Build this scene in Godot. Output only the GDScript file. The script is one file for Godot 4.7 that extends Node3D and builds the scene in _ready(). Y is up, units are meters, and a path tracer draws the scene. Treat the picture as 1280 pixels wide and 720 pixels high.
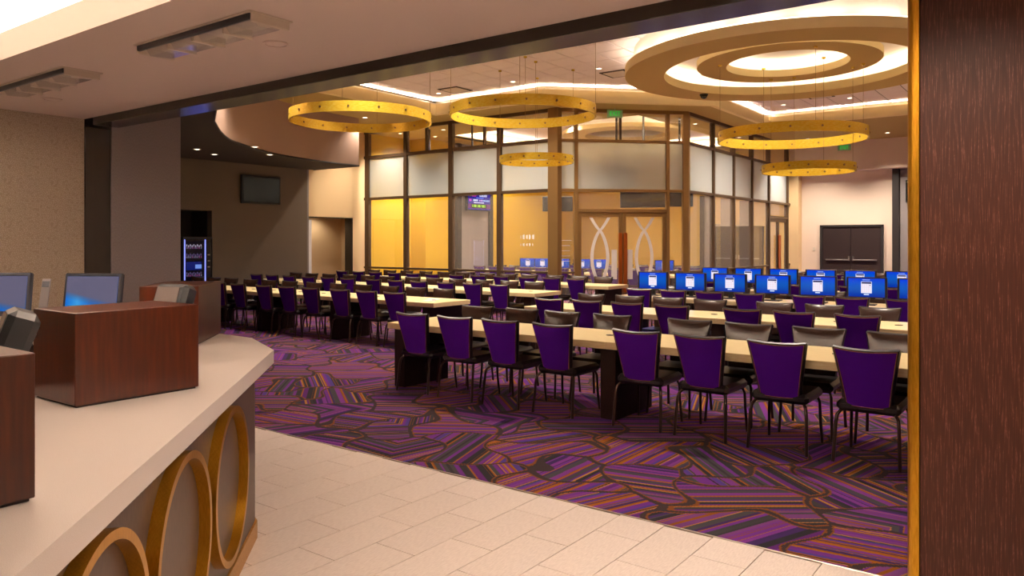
extends Node3D
# A bingo hall seen from its lobby. Axes: x runs along the tables, -z runs away from the lobby.

const EYE := 1.68
const YAW := 36.5
const FPX := 954.0
const HORIZON := 302.0
const ORD := ["first", "second", "third", "fourth", "fifth", "sixth", "seventh", "eighth", "ninth", "tenth", "eleventh", "twelfth", "thirteenth"]

var M := {}
var taken := {}
var boxes := {}
var rng := RandomNumberGenerator.new()

func _ready() -> void:
	rng.seed = 7
	make_view()
	make_materials()
	make_lobby_shell()
	make_hall_shell()
	make_hall_ceiling()
	make_glass_room()
	make_counter()
	make_tables_and_chairs()
	make_chandeliers()
	make_wall_things()
	make_fixtures()

# ------------------------------------------------------------------ camera, environment, large lights
func make_view() -> void:
	var cam := Camera3D.new()
	cam.name = "camera"
	cam.projection = Camera3D.PROJECTION_FRUSTUM
	cam.near = 0.05
	cam.far = 200.0
	cam.size = 0.05 * 720.0 / FPX
	cam.frustum_offset = Vector2(0, -0.05 * (360.0 - HORIZON) / FPX)
	cam.position = Vector3(0, EYE, 0)
	cam.rotation_degrees = Vector3(0, YAW, 0)
	add_child(cam)
	cam.current = true
	var env := Environment.new()
	env.background_mode = Environment.BG_COLOR
	env.background_color = Color(0, 0, 0)
	env.tonemap_mode = Environment.TONE_MAPPER_LINEAR
	env.tonemap_exposure = 1.0
	env.sdfgi_enabled = true
	env.ssao_enabled = true
	env.ssil_enabled = true
	var we := WorldEnvironment.new()
	we.name = "world_environment"
	we.environment = env
	add_child(we)

const WARM := Color(1.0, 0.935, 0.86)
const COVE := Color(1.0, 0.925, 0.84)
const COVE_LOBBY := Color(1.0, 0.915, 0.86)
const E_HALL_SPOT := 16.5
const E_TRAY := 42.0
const E_RING := 3.0
const E_LOBBY_COVE := 46.0
const E_LOBBY_SPOT := 3.0

func area_light(at: Vector3, dir: Vector3, size: Vector2, color: Color, energy: float, parent: Node = self) -> void:
	var l := AreaLight3D.new()
	l.name = "strip_light"
	l.area_size = size
	l.light_color = color
	l.light_energy = energy
	l.area_range = 40.0
	l.area_attenuation = 2.0
	l.shadow_enabled = true
	parent.add_child(l, true)
	l.position = at
	var up := Vector3.UP if absf(dir.y) < 0.9 else Vector3(0, 0, 1)
	l.basis = Basis.looking_at(dir, up)

func area_light_along(at: Vector3, dir: Vector3, along: Vector3, size: Vector2, color: Color, energy: float, parent: Node = self) -> void:
	var l := AreaLight3D.new()
	l.name = "strip_light"
	l.area_size = size
	l.light_color = color
	l.light_energy = energy
	l.area_range = 40.0
	l.area_attenuation = 2.0
	l.shadow_enabled = true
	parent.add_child(l, true)
	l.position = at
	var z := -dir.normalized()
	var x := along.normalized()
	l.basis = Basis(x, z.cross(x).normalized(), z)

func spot(at: Vector3, color: Color, energy: float, angle := 62.0, parent: Node = self, size := 0.07) -> void:
	var l := SpotLight3D.new()
	l.name = "lamp_light"
	l.light_color = color
	l.light_energy = energy
	l.spot_angle = angle
	l.spot_angle_attenuation = 0.7
	l.spot_range = 40.0
	l.spot_attenuation = 2.0
	l.light_size = size
	l.shadow_enabled = true
	parent.add_child(l, true)
	l.position = at
	l.rotation_degrees = Vector3(-90, 0, 0)

# ------------------------------------------------------------------ materials
func mat(key: String, c: Color, rough := 0.8, metal := 0.0) -> StandardMaterial3D:
	var m := StandardMaterial3D.new()
	m.resource_name = key
	m.albedo_color = c
	m.roughness = rough
	m.metallic = metal
	M[key] = m
	return m

func noise_tex(freq: float, ramp: Array, size := 512, kind := FastNoiseLite.TYPE_SIMPLEX_SMOOTH, octaves := 4, seed_no := 1) -> NoiseTexture2D:
	var n := FastNoiseLite.new()
	n.noise_type = kind
	n.frequency = freq
	n.seed = seed_no
	n.fractal_octaves = octaves
	if kind == FastNoiseLite.TYPE_CELLULAR:
		n.cellular_return_type = FastNoiseLite.RETURN_DISTANCE2_SUB
		n.domain_warp_enabled = true
		n.domain_warp_amplitude = 12.0
		n.domain_warp_frequency = 0.03
	var g := Gradient.new()
	var offs := PackedFloat32Array()
	var cols := PackedColorArray()
	for r in ramp:
		offs.append(r[0])
		cols.append(r[1])
	g.offsets = offs
	g.colors = cols
	var t := NoiseTexture2D.new()
	t.width = size
	t.height = size
	t.seamless = true
	t.noise = n
	t.color_ramp = g
	return t

func textured(key: String, freq: float, ramp: Array, scale: Vector3, rough: float, metal := 0.0, world := true, kind := FastNoiseLite.TYPE_SIMPLEX_SMOOTH, octaves := 4, seed_no := 1) -> StandardMaterial3D:
	var m := mat(key, Color.WHITE, rough, metal)
	m.albedo_texture = noise_tex(freq, ramp, 512, kind, octaves, seed_no)
	m.uv1_triplanar = true
	m.uv1_world_triplanar = world
	m.uv1_scale = scale
	return m

func c8(r: int, g: int, b: int) -> Color:
	return Color8(r, g, b)

func make_materials() -> void:
	mat("lobby_ceiling", c8(222, 204, 194), 0.9)
	mat("tray_white", c8(242, 236, 224), 0.9)
	mat("soffit", c8(186, 160, 92), 0.9)  # beige paint; the golden cast of yellowish light is put into this colour
	mat("soffit_fascia", c8(236, 216, 162), 0.9)
	mat("ring_bottom", c8(190, 160, 98), 0.9)
	mat("dark_paint", c8(44, 36, 30), 0.16)
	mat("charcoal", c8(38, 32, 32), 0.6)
	mat("dark_ceiling", c8(56, 47, 42), 0.8)
	mat("grout", c8(112, 90, 80), 0.9)
	mat("metal_edge", c8(190, 180, 165), 0.35, 1.0)
	mat("mullion", c8(98, 78, 58), 0.45, 0.55)
	mat("mullion_light", c8(150, 118, 74), 0.4, 0.55)
	mat("wall_beige", c8(226, 196, 150), 0.85)
	mat("wall_cream", c8(226, 206, 188), 0.85)
	mat("wall_gold", c8(214, 176, 78), 0.85)
	mat("wall_yellow", c8(206, 164, 6), 0.85)
	mat("door_brown", c8(44, 30, 30), 0.5)
	mat("steel", c8(190, 188, 184), 0.3, 1.0)
	mat("black_plastic", c8(22, 22, 26), 0.45)
	mat("grey_plastic", c8(52, 56, 66), 0.4)
	mat("screen_off", c8(14, 16, 16), 0.15)
	mat("terminal_body", c8(32, 36, 40), 0.4)
	mat("terminal_screen_reflection", c8(122, 112, 108), 0.25)  # dark screen lightened: the reflection on it is put into this grey
	mat("leaflet_paper", c8(168, 164, 166), 0.7)
	mat("paper", c8(232, 232, 236), 0.8)
	mat("leg_metal", c8(70, 54, 46), 0.3, 0.85)
	mat("cable", c8(150, 120, 70), 0.4, 0.8)
	mat("stud", c8(120, 96, 60), 0.35, 0.7)
	mat("chrome_dark", c8(70, 70, 76), 0.3, 0.8)
	mat("grommet", c8(70, 56, 44), 0.5)
	mat("frost_print", c8(232, 226, 220), 0.9)
	mat("vent", c8(210, 196, 180), 0.7)
	mat("vent_gap", c8(70, 56, 46), 0.8)
	var copper := mat("copper_handle", c8(190, 100, 38), 0.3, 0.7)
	copper.clearcoat_enabled = false
	# metals and woods
	textured("gold", 0.02, [[0.0, c8(236, 186, 44)], [0.45, c8(250, 212, 66)], [0.75, c8(254, 226, 96)], [1.0, c8(255, 240, 150)]], Vector3(1.3, 5.0, 1.3), 0.24, 0.5, false)
	var bronze := textured("bronze", 0.05, [[0.0, c8(164, 116, 22)], [0.5, c8(192, 140, 34)], [1.0, c8(212, 160, 54)]], Vector3(6, 0.5, 6), 0.32, 0.85)
	bronze.metallic_specular = 0.5
	textured("kick_gold", 0.05, [[0.0, c8(170, 120, 44)], [1.0, c8(206, 158, 74)]], Vector3(2, 2, 2), 0.35, 0.8)
	var wood := textured("column_wood", 0.03, [[0.0, c8(48, 20, 11)], [0.45, c8(57, 24, 13)], [0.62, c8(65, 29, 16)], [0.71, c8(74, 37, 25)], [0.735, c8(124, 90, 78)], [0.76, c8(70, 34, 22)], [1.0, c8(58, 25, 14)]], Vector3(9.0, 0.3, 9.0), 0.5, 0.0, true, FastNoiseLite.TYPE_SIMPLEX_SMOOTH, 4, 5)
	wood.metallic_specular = 0.4
	textured("box_wood", 0.03, [[0.0, c8(52, 18, 5)], [0.5, c8(66, 25, 7)], [1.0, c8(82, 35, 10)]], Vector3(3, 0.22, 3), 0.3, 0.0, true, FastNoiseLite.TYPE_SIMPLEX_SMOOTH, 3, 9)
	var sw := textured("support_wood", 0.04, [[0.0, c8(24, 13, 10)], [0.5, c8(32, 18, 14)], [1.0, c8(42, 25, 19)]], Vector3(8, 0.6, 8), 0.5, 0.0, true, FastNoiseLite.TYPE_SIMPLEX_SMOOTH, 4, 3)
	sw.metallic_specular = 0.25
	textured("maple", 0.03, [[0.0, c8(224, 198, 144)], [0.5, c8(233, 210, 158)], [1.0, c8(240, 220, 174)]], Vector3(0.5, 3, 4), 0.33, 0.0, true, FastNoiseLite.TYPE_SIMPLEX_SMOOTH, 4, 4)
	textured("panel_brown", 0.04, [[0.0, c8(78, 62, 54)], [0.5, c8(92, 74, 64)], [1.0, c8(106, 86, 74)]], Vector3(7, 0.8, 7), 0.42, 0.0, true, FastNoiseLite.TYPE_SIMPLEX_SMOOTH, 4, 6)
	# wall coverings
	textured("weave_grey", 0.08, [[0.0, c8(124, 116, 116)], [0.5, c8(140, 132, 132)], [1.0, c8(158, 148, 148)]], Vector3(7, 0.9, 7), 0.85, 0.0, true, FastNoiseLite.TYPE_SIMPLEX_SMOOTH, 3, 8)
	textured("weave_brown", 0.08, [[0.0, c8(94, 82, 70)], [0.5, c8(110, 97, 84)], [1.0, c8(128, 114, 100)]], Vector3(4, 0.8, 4), 0.85, 0.0, true, FastNoiseLite.TYPE_SIMPLEX_SMOOTH, 3, 11)
	textured("weave_mauve", 0.08, [[0.0, c8(146, 118, 104)], [0.5, c8(160, 132, 116)], [1.0, c8(174, 146, 130)]], Vector3(4, 0.8, 4), 0.85, 0.0, true, FastNoiseLite.TYPE_SIMPLEX_SMOOTH, 3, 12)
	textured("damask", 0.05, [[0.0, c8(178, 164, 142)], [0.14, c8(176, 161, 139)], [0.26, c8(196, 184, 164)], [1.0, c8(202, 190, 171)]], Vector3(2.3, 2.3, 2.3), 0.8, 0.0, true, FastNoiseLite.TYPE_CELLULAR, 1, 3)
	textured("quartz", 0.28, [[0.0, c8(204, 192, 184)], [0.4, c8(222, 212, 206)], [0.6, c8(230, 221, 215)], [1.0, c8(242, 236, 231)]], Vector3(3, 3, 3), 0.32, 0.0, true, FastNoiseLite.TYPE_SIMPLEX_SMOOTH, 3, 14)
	for k in 3:
		var o := 2 * k - 2
		var t := textured("tile_%d" % k, 0.03, [[0.0, c8(212 + o, 196 + o, 188 + o)], [0.5, c8(224 + o, 209 + o, 200 + o)], [1.0, c8(234 + o, 220 + o, 212 + o)]], Vector3(6, 6, 1.2), 0.34, 0.0, true, FastNoiseLite.TYPE_SIMPLEX_SMOOTH, 4, 20 + k)
		t.metallic_specular = 0.4
	textured("acoustic", 0.3, [[0.0, c8(224, 210, 208)], [1.0, c8(244, 232, 230)]], Vector3(2, 2, 2), 0.95, 0.0, true, FastNoiseLite.TYPE_SIMPLEX_SMOOTH, 2, 31)
	# chair cloth and leather
	var purple := textured("purple_fabric", 0.25, [[0.0, c8(50, 6, 98)], [0.5, c8(62, 8, 114)], [1.0, c8(75, 14, 130)]], Vector3(6, 6, 6), 0.95, 0.0, false, FastNoiseLite.TYPE_SIMPLEX_SMOOTH, 3, 41)
	purple.metallic_specular = 0.2
	textured("brown_leather", 0.06, [[0.0, c8(40, 24, 20)], [0.5, c8(51, 32, 26)], [1.0, c8(62, 41, 34)]], Vector3(3, 3, 3), 0.25, 0.0, false, FastNoiseLite.TYPE_SIMPLEX_SMOOTH, 3, 42)
	mat("black_leather", c8(20, 15, 14), 0.34)
	mat("piping", c8(150, 96, 40), 0.5)
	# glass
	var g := mat("clear_glass", Color(1.0, 0.98, 0.94, 0.06), 0.02)
	g.transparency = BaseMaterial3D.TRANSPARENCY_ALPHA
	var p := mat("prism_glass", Color(0.95, 0.93, 0.95, 0.25), 0.08)
	p.transparency = BaseMaterial3D.TRANSPARENCY_ALPHA
	var f := mat("frosted_glass", Color(0.93, 0.96, 0.96, 0.5), 0.22)
	f.refraction_enabled = true
	f.refraction_scale = 0.05
	var tint := mat("tinted_pane", Color(0.55, 0.50, 0.46, 0.35), 0.05)
	tint.transparency = BaseMaterial3D.TRANSPARENCY_ALPHA
	# light givers
	glow("led_lobby", COVE_LOBBY, 2.0)
	glow("led_hall", COVE, 2.5)
	glow("lamp_lens", Color(1.0, 0.93, 0.82), 6.0)
	glow("exit_letters", Color(0.05, 0.8, 0.3), 0.8)
	glow("vending_tube", Color(0.55, 0.6, 1.0), 1.2)
	mat("exit_plate", c8(150, 190, 150), 0.4)
	# carpet
	var cm := mat("carpet", Color.WHITE, 1.0)
	cm.albedo_texture = ImageTexture.create_from_image(carpet_image())
	cm.uv1_triplanar = true
	cm.uv1_world_triplanar = true
	cm.uv1_scale = Vector3.ONE / 5.2
	cm.metallic_specular = 0.2
	# screens
	screen_mat("screen_bingo", bingo_image(), 1.0)
	screen_mat("screen_desk", desk_image(), 0.85)
	screen_mat("screen_board", board_image(), 1.3)
	screen_mat("screen_vending", vending_image(), 0.7)

func glow(key: String, c: Color, energy: float) -> void:
	var m := mat(key, c, 0.6)
	m.emission_enabled = true
	m.emission = c
	m.emission_energy_multiplier = energy

func screen_mat(key: String, img: Image, energy: float) -> void:
	var m := mat(key, Color(0.01, 0.01, 0.012), 0.2)
	m.emission_enabled = true
	m.emission = Color.WHITE
	m.emission_operator = BaseMaterial3D.EMISSION_OP_MULTIPLY
	m.emission_texture = ImageTexture.create_from_image(img)
	m.emission_energy_multiplier = energy

func carpet_image() -> Image:
	var n := 1024
	var r := RandomNumberGenerator.new()
	r.seed = 21
	var pal := [c8(92, 40, 116), c8(104, 46, 118), c8(68, 50, 118), c8(52, 50, 52), c8(40, 38, 42), c8(60, 58, 60), c8(78, 32, 94), c8(98, 52, 104), c8(54, 34, 78), c8(46, 44, 46)]
	var gold := [c8(136, 80, 26), c8(116, 66, 22), c8(150, 104, 50)]
	# stripe sequences
	var rows := []
	for k in 5:
		var row := PackedByteArray()
		row.resize(512 * 3)
		var i := 0
		while i < 512:
			var c: Color = pal[r.randi() % pal.size()]
			var w := 3 + r.randi() % (14 if k < 3 else 6)
			if r.randf() < 0.42:
				c = gold[r.randi() % 3]
				w = 1 + r.randi() % (3 if k < 4 else 5)
			for j in range(i, mini(512, i + w)):
				row[j * 3] = c.r8
				row[j * 3 + 1] = c.g8
				row[j * 3 + 2] = c.b8
			i += w
		rows.append(row)
	var g := 8
	var sx := PackedFloat32Array()
	var sy := PackedFloat32Array()
	var ca := PackedFloat32Array()
	var sa := PackedFloat32Array()
	var ty := PackedInt32Array()
	for k in g * g:
		sx.append(r.randf_range(0.12, 0.88))
		sy.append(r.randf_range(0.12, 0.88))
		var a: float = [0.1, 0.45, 0.9, 1.4, -0.4, -0.85][r.randi() % 6] + r.randf_range(-0.12, 0.12)
		ca.append(cos(a))
		sa.append(sin(a))
		ty.append(r.randi() % 15)
	var data := PackedByteArray()
	data.resize(n * n * 3)
	var cell := float(n) / g
	for by in range(0, n, 2):
		for bx in range(0, n, 2):
			var wx := bx + 22.0 * sin(by * TAU * 7.0 / n) + 9.0 * sin(bx * TAU * 9.0 / n)
			var wy := by + 20.0 * sin(bx * TAU * 6.0 / n + 1.0)
			var fx := wx / cell
			var fy := wy / cell
			var ix := int(floor(fx))
			var iy := int(floor(fy))
			var d1 := 9.0
			var d2 := 9.0
			var best := 0
			var px := 0.0
			var py := 0.0
			for oy in range(-1, 2):
				for ox in range(-1, 2):
					var k := posmod(iy + oy, g) * g + posmod(ix + ox, g)
					var dx := ix + ox + sx[k] - fx
					var dy := iy + oy + sy[k] - fy
					var d := dx * dx + dy * dy
					if d < d1:
						d2 = d1
						d1 = d
						best = k
						px = ix + ox + sx[k]
						py = iy + oy + sy[k]
					elif d < d2:
						d2 = d
			var gap := sqrt(d2) - sqrt(d1)
			var kind := ty[best]
			var row: PackedByteArray = rows[kind % 5]
			for q in 4:
				var x: int = bx + (q & 1)
				var y: int = by + (q >> 1)
				var at: int = (y * n + x) * 3
				if gap < 0.075:
					var dark := gap < 0.04 or (best * 7) % 3 == 0
					data[at] = 52 if dark else 108
					data[at + 1] = 42 if dark else 62
					data[at + 2] = 42 if dark else 28
					continue
				var lx: float = x - px * cell
				var ly: float = y - py * cell
				var u: float = lx * ca[best] + ly * sa[best]
				var v: float = -lx * sa[best] + ly * ca[best]
				if kind > 10:
					u += absf(v) * 0.9
				var s: int = posmod(int(u * 1.5 + 4096.0), 512) * 3
				data[at] = row[s]
				data[at + 1] = row[s + 1]
				data[at + 2] = row[s + 2]
	return Image.create_from_data(n, n, false, Image.FORMAT_RGB8, data)

func bingo_image() -> Image:
	var im := Image.create(128, 80, false, Image.FORMAT_RGB8)
	for y in 80:
		im.fill_rect(Rect2i(0, y, 128, 1), Color(0.0, 0.22 + 0.12 * sin(y * 0.045), 0.86 - y * 0.003))
	for x in 9:
		im.fill_rect(Rect2i(50 + x * 3, 5, 2, 3), Color(0.9, 0.95, 1))
	im.fill_rect(Rect2i(45, 14, 38, 50), Color(0.95, 0.95, 1))
	im.fill_rect(Rect2i(47, 16, 34, 7), Color(0.03, 0.05, 0.35))
	for y in 6:
		for x in 5:
			im.fill_rect(Rect2i(48 + x * 7, 26 + y * 6, 4, 3), Color(0.95, 0.78, 0.86))
	im.fill_rect(Rect2i(75, 28, 3, 3), Color(0.1, 0.1, 0.2))
	im.fill_rect(Rect2i(55, 67, 18, 5), Color(0.85, 0.9, 1))
	return im

func desk_image() -> Image:
	var im := Image.create(96, 64, false, Image.FORMAT_RGB8)
	for y in 64:
		for x in 96:
			var ridge := 30.0 + 26.0 * x / 96.0
			var c := Color(0.42, 0.40, 0.50)
			if y > ridge:
				var k := clampf((y - ridge) / 16.0, 0.0, 1.0)
				c = c.lerp(Color(0.05, 0.42, 0.85), k)
				c = c.lerp(Color(0.45, 0.85, 1.0), 0.55 * k * maxf(0.0, 1.0 - absf(x - 22.0) / 26.0))
			im.set_pixel(x, y, c)
	return im

func board_image() -> Image:
	var im := Image.create(96, 64, false, Image.FORMAT_RGB8)
	im.fill(Color(0.02, 0.03, 0.55))
	im.fill_rect(Rect2i(4, 6, 10, 10), Color(0.02, 0.02, 0.05))
	im.fill_rect(Rect2i(16, 5, 18, 10), Color(0.75, 0.2, 0.6))
	im.fill_rect(Rect2i(48, 5, 32, 9), Color(0.9, 0.92, 1))
	for k in 6:
		im.fill_rect(Rect2i(50 + 5 * k, 7, 2, 5), Color(0.05, 0.05, 0.5))
	im.fill_rect(Rect2i(34, 18, 32, 3), Color(0.3, 0.5, 1))
	im.fill_rect(Rect2i(4, 24, 10, 9), Color(0.7, 0.15, 0.75))
	for k in 5:
		im.fill_rect(Rect2i(22 + 4 * k, 25, 3, 7), Color(0.85, 0.92, 1))
	for k in 9:
		im.fill_rect(Rect2i(48 + 5 * k, 26, 3, 6), Color(0.85, 0.7, 1) if k < 3 else Color(0.7, 0.85, 1))
	im.fill_rect(Rect2i(24, 36, 44, 3), Color(0.9, 0.9, 1))
	im.fill_rect(Rect2i(0, 42, 96, 18), Color(0.35, 0.1, 0.4))
	im.fill_rect(Rect2i(14, 43, 64, 15), Color(0.05, 0.08, 0.03))
	for k in 10:
		im.fill_rect(Rect2i(17 + 6 * k, 45, 4 if k % 3 else 2, 10), Color(0.7, 0.95, 0.3))
	return im

func vending_image() -> Image:
	var im := Image.create(64, 128, false, Image.FORMAT_RGB8)
	im.fill(Color(0.02, 0.02, 0.07))
	var r := RandomNumberGenerator.new()
	r.seed = 4
	for row in 6:
		var y := 8 + row * 20
		for k in 9:
			var c := Color(0.8, 0.75, 0.85) if row == 0 else Color(0.42, 0.36, 0.55)
			im.fill_rect(Rect2i(4 + k * 6, y + (k % 2) * 2, 3, 5), c)
			im.fill_rect(Rect2i(5 + k * 6, y + 6, 3, 4), Color(0.55, 0.3, 0.5) if r.randf() < 0.5 else Color(0.5, 0.5, 0.62))
	im.fill_rect(Rect2i(4, 46, 52, 18), Color(0.05, 0.12, 0.45))
	im.fill_rect(Rect2i(34, 52, 22, 9), Color(0.5, 0.65, 1.0))
	return im

# ------------------------------------------------------------------ mesh helpers
func face(st: SurfaceTool, p: Array, n: Vector3, uv: Array = []) -> void:
	var cr: Vector3 = (p[1] - p[0]).cross(p[2] - p[0])
	var order := [0, 1, 2] if p.size() == 3 else [0, 1, 2, 0, 2, 3]
	if cr.dot(n) > 0.0:
		order.reverse()
	for i in order:
		st.set_normal(n)
		if uv.size():
			st.set_uv(uv[i])
		st.add_vertex(p[i])

func face3(st: SurfaceTool, p: Array, nn: Array) -> void:
	var n: Vector3 = nn[0] + nn[1] + nn[2] + nn[nn.size() - 1]
	var cr: Vector3 = (p[2] - p[0]).cross(p[3] - p[1])
	var order := [0, 1, 2, 0, 2, 3]
	if cr.dot(n) > 0.0:
		order.reverse()
	for i in order:
		st.set_normal(nn[i])
		st.add_vertex(p[i])

func tool() -> SurfaceTool:
	var st := SurfaceTool.new()
	st.begin(Mesh.PRIMITIVE_TRIANGLES)
	return st

func add_box(st: SurfaceTool, c: Vector3, s: Vector3, b := 0.0, xf := Transform3D.IDENTITY) -> void:
	var h := s * 0.5
	b = minf(b, minf(h.x, minf(h.y, h.z)) * 0.9)
	for ax in 3:
		var a1 := (ax + 1) % 3
		var a2 := (ax + 2) % 3
		for sg in [-1.0, 1.0]:
			var pts := []
			for q in [[-1, -1], [1, -1], [1, 1], [-1, 1]]:
				var v := Vector3.ZERO
				v[ax] = sg * h[ax]
				v[a1] = q[0] * (h[a1] - b)
				v[a2] = q[1] * (h[a2] - b)
				pts.append(xf * (c + v))
			var n := Vector3.ZERO
			n[ax] = sg
			face(st, pts, xf.basis * n)
	if b <= 0.0:
		return
	for ax in 3:
		var a1 := (ax + 1) % 3
		var a2 := (ax + 2) % 3
		for s1 in [-1.0, 1.0]:
			for s2 in [-1.0, 1.0]:
				var pts := []
				for q in [[-1, 0], [1, 0], [1, 1], [-1, 1]]:
					var v := Vector3.ZERO
					v[ax] = q[0] * (h[ax] - b)
					v[a1] = s1 * (h[a1] - (0.0 if q[1] == 0 else b))
					v[a2] = s2 * (h[a2] - (b if q[1] == 0 else 0.0))
					pts.append(xf * (c + v))
				var n := Vector3.ZERO
				n[a1] = s1
				n[a2] = s2
				face(st, pts, (xf.basis * n).normalized())
	for sx in [-1.0, 1.0]:
		for sy in [-1.0, 1.0]:
			for sz in [-1.0, 1.0]:
				var k := Vector3(sx, sy, sz)
				var pts := []
				for ax in 3:
					var v := Vector3.ZERO
					for i in 3:
						v[i] = k[i] * (h[i] - (0.0 if i == ax else b))
					pts.append(xf * (c + v))
				face(st, pts, (xf.basis * k).normalized())

func box_mesh(s: Vector3, b := 0.0) -> ArrayMesh:
	var key := "%.4f %.4f %.4f %.4f" % [s.x, s.y, s.z, b]
	if not boxes.has(key):
		var st := tool()
		add_box(st, Vector3.ZERO, s, b)
		boxes[key] = st.commit()
	return boxes[key]

func prism_mesh(poly: Array, y0: float, y1: float) -> ArrayMesh:
	var st := tool()
	add_prism(st, poly, y0, y1)
	return st.commit()

func add_prism(st: SurfaceTool, poly: Array, y0: float, y1: float) -> void:
	var p2 := PackedVector2Array(poly)
	if Geometry2D.is_polygon_clockwise(p2):
		p2.reverse()
	var tri := Geometry2D.triangulate_polygon(p2)
	for k in range(0, tri.size(), 3):
		for y in [y0, y1]:
			var pts := []
			for j in 3:
				var v := p2[tri[k + j]]
				pts.append(Vector3(v.x, y, v.y))
			face(st, pts, Vector3.UP if y == y1 else Vector3.DOWN)
	for i in p2.size():
		var a := p2[i]
		var b := p2[(i + 1) % p2.size()]
		var d := (b - a).normalized()
		var n := Vector3(d.y, 0, -d.x)
		var mid := (a + b) * 0.5 + Vector2(n.x, n.z) * 0.001
		if Geometry2D.is_point_in_polygon(mid, p2):
			n = -n
		face(st, [Vector3(a.x, y0, a.y), Vector3(b.x, y0, b.y), Vector3(b.x, y1, b.y), Vector3(a.x, y1, a.y)], n)

# closed or open profile of (radius, y) turned about the y axis
func add_lathe(st: SurfaceTool, prof: Array, seg := 48, c := Vector3.ZERO, closed := false, a0 := 0.0, a1 := TAU) -> void:
	var cnt := prof.size() if closed else prof.size() - 1
	var area := 0.0
	for i in prof.size():
		var pa: Vector2 = prof[i]
		var pb: Vector2 = prof[(i + 1) % prof.size()]
		area += pa.x * pb.y - pb.x * pa.y
	for i in cnt:
		var p: Vector2 = prof[i]
		var q: Vector2 = prof[(i + 1) % prof.size()]
		var d := q - p
		var n2 := Vector2(d.y, -d.x).normalized()
		if closed and area < 0.0:
			n2 = -n2
		for k in seg:
			var t0 := a0 + (a1 - a0) * k / seg
			var t1 := a0 + (a1 - a0) * (k + 1) / seg
			var e0 := Vector3(cos(t0), 0, sin(t0))
			var e1 := Vector3(cos(t1), 0, sin(t1))
			var pts := [c + e0 * p.x + Vector3.UP * p.y, c + e1 * p.x + Vector3.UP * p.y, c + e1 * q.x + Vector3.UP * q.y, c + e0 * q.x + Vector3.UP * q.y]
			var na := e0 * n2.x + Vector3.UP * n2.y
			var nb := e1 * n2.x + Vector3.UP * n2.y
			face3(st, pts, [na, nb, nb, na])

func lathe_mesh(prof: Array, seg := 48, closed := false) -> ArrayMesh:
	var st := tool()
	add_lathe(st, prof, seg, Vector3.ZERO, closed)
	return st.commit()

func disc_mesh(r: float, h: float, seg := 20) -> ArrayMesh:
	var key := "disc %.4f %.4f %d" % [r, h, seg]
	if not boxes.has(key):
		boxes[key] = lathe_mesh([Vector2(0, 0), Vector2(r, 0), Vector2(r, h), Vector2(0, h)], seg)
	return boxes[key]

func add_tube(st: SurfaceTool, pts: Array, r: float, seg := 8, closed := false) -> void:
	var rings := []
	var cnt := pts.size()
	var ref := Vector3.ZERO
	for i in cnt:
		var a: Vector3 = pts[(i - 1 + cnt) % cnt] if closed or i > 0 else pts[i]
		var b: Vector3 = pts[(i + 1) % cnt] if closed or i < cnt - 1 else pts[i]
		var t := (b - a).normalized()
		if ref == Vector3.ZERO:
			ref = t.cross(Vector3.UP if absf(t.y) < 0.8 else Vector3.RIGHT).normalized()
		ref = (ref - t * ref.dot(t)).normalized()
		var u := t.cross(ref)
		var ring := []
		for k in seg:
			var ang := TAU * k / seg
			ring.append(ref * cos(ang) + u * sin(ang))
		rings.append(ring)
	for i in (cnt if closed else cnt - 1):
		var j := (i + 1) % cnt
		for k in seg:
			var l := (k + 1) % seg
			var n := [rings[i][k], rings[i][l], rings[j][l], rings[j][k]]
			face3(st, [pts[i] + n[0] * r, pts[i] + n[1] * r, pts[j] + n[2] * r, pts[j] + n[3] * r], n)
	if not closed:
		for e in [0, cnt - 1]:
			var n2: Vector3 = (pts[e] - pts[1 if e == 0 else cnt - 2]).normalized()
			for k in range(1, seg - 1):
				face(st, [pts[e] + rings[e][0] * r, pts[e] + rings[e][k] * r, pts[e] + rings[e][k + 1] * r], n2)

func tube_mesh(pts: Array, r: float, seg := 8, closed := false) -> ArrayMesh:
	var st := tool()
	add_tube(st, pts, r, seg, closed)
	return st.commit()

# ------------------------------------------------------------------ node helpers
func numbered(called: String) -> String:
	var k: int = taken.get(called, 0)
	taken[called] = k + 1
	return called if k == 0 else "%s_%03d" % [called, k]

func tag(o: Node3D, label: String, category: String, group := "", kind := "") -> Node3D:
	if label:
		o.set_meta("label", label)
	if category:
		o.set_meta("category", category)
	if group:
		o.set_meta("group", group)
	if kind:
		o.set_meta("kind", kind)
	return o

func thing(called: String, label: String, category: String, at := Vector3.ZERO, turn := 0.0, group := "", kind := "") -> Node3D:
	var o := Node3D.new()
	o.name = numbered(called)
	add_child(o)
	o.position = at
	o.rotation.y = turn
	tag(o, label, category, group, kind)
	return o

func part(called: String, mesh: Mesh, m: String, parent: Node, at := Vector3.ZERO, turn := 0.0) -> MeshInstance3D:
	var o := MeshInstance3D.new()
	o.name = called
	o.mesh = mesh
	o.material_override = M[m]
	parent.add_child(o, true)
	o.position = at
	o.rotation.y = turn
	return o

func bpart(called: String, c: Vector3, s: Vector3, m: String, parent: Node, bevel := 0.0, turn := 0.0) -> MeshInstance3D:
	return part(called, box_mesh(s, bevel), m, parent, c, turn)

func solo(called: String, label: String, category: String, mesh: Mesh, m: String, at := Vector3.ZERO, turn := 0.0, group := "", kind := "") -> MeshInstance3D:
	var o := part(numbered(called), mesh, m, self, at, turn)
	tag(o, label, category, group, kind)
	return o

# a box from corner to corner as a piece of the setting
func wall(called: String, label: String, a: Vector3, b: Vector3, m: String, category := "wall") -> MeshInstance3D:
	return solo(called, label, category, box_mesh((b - a).abs()), m, (a + b) * 0.5, 0.0, "", "structure")

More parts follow.
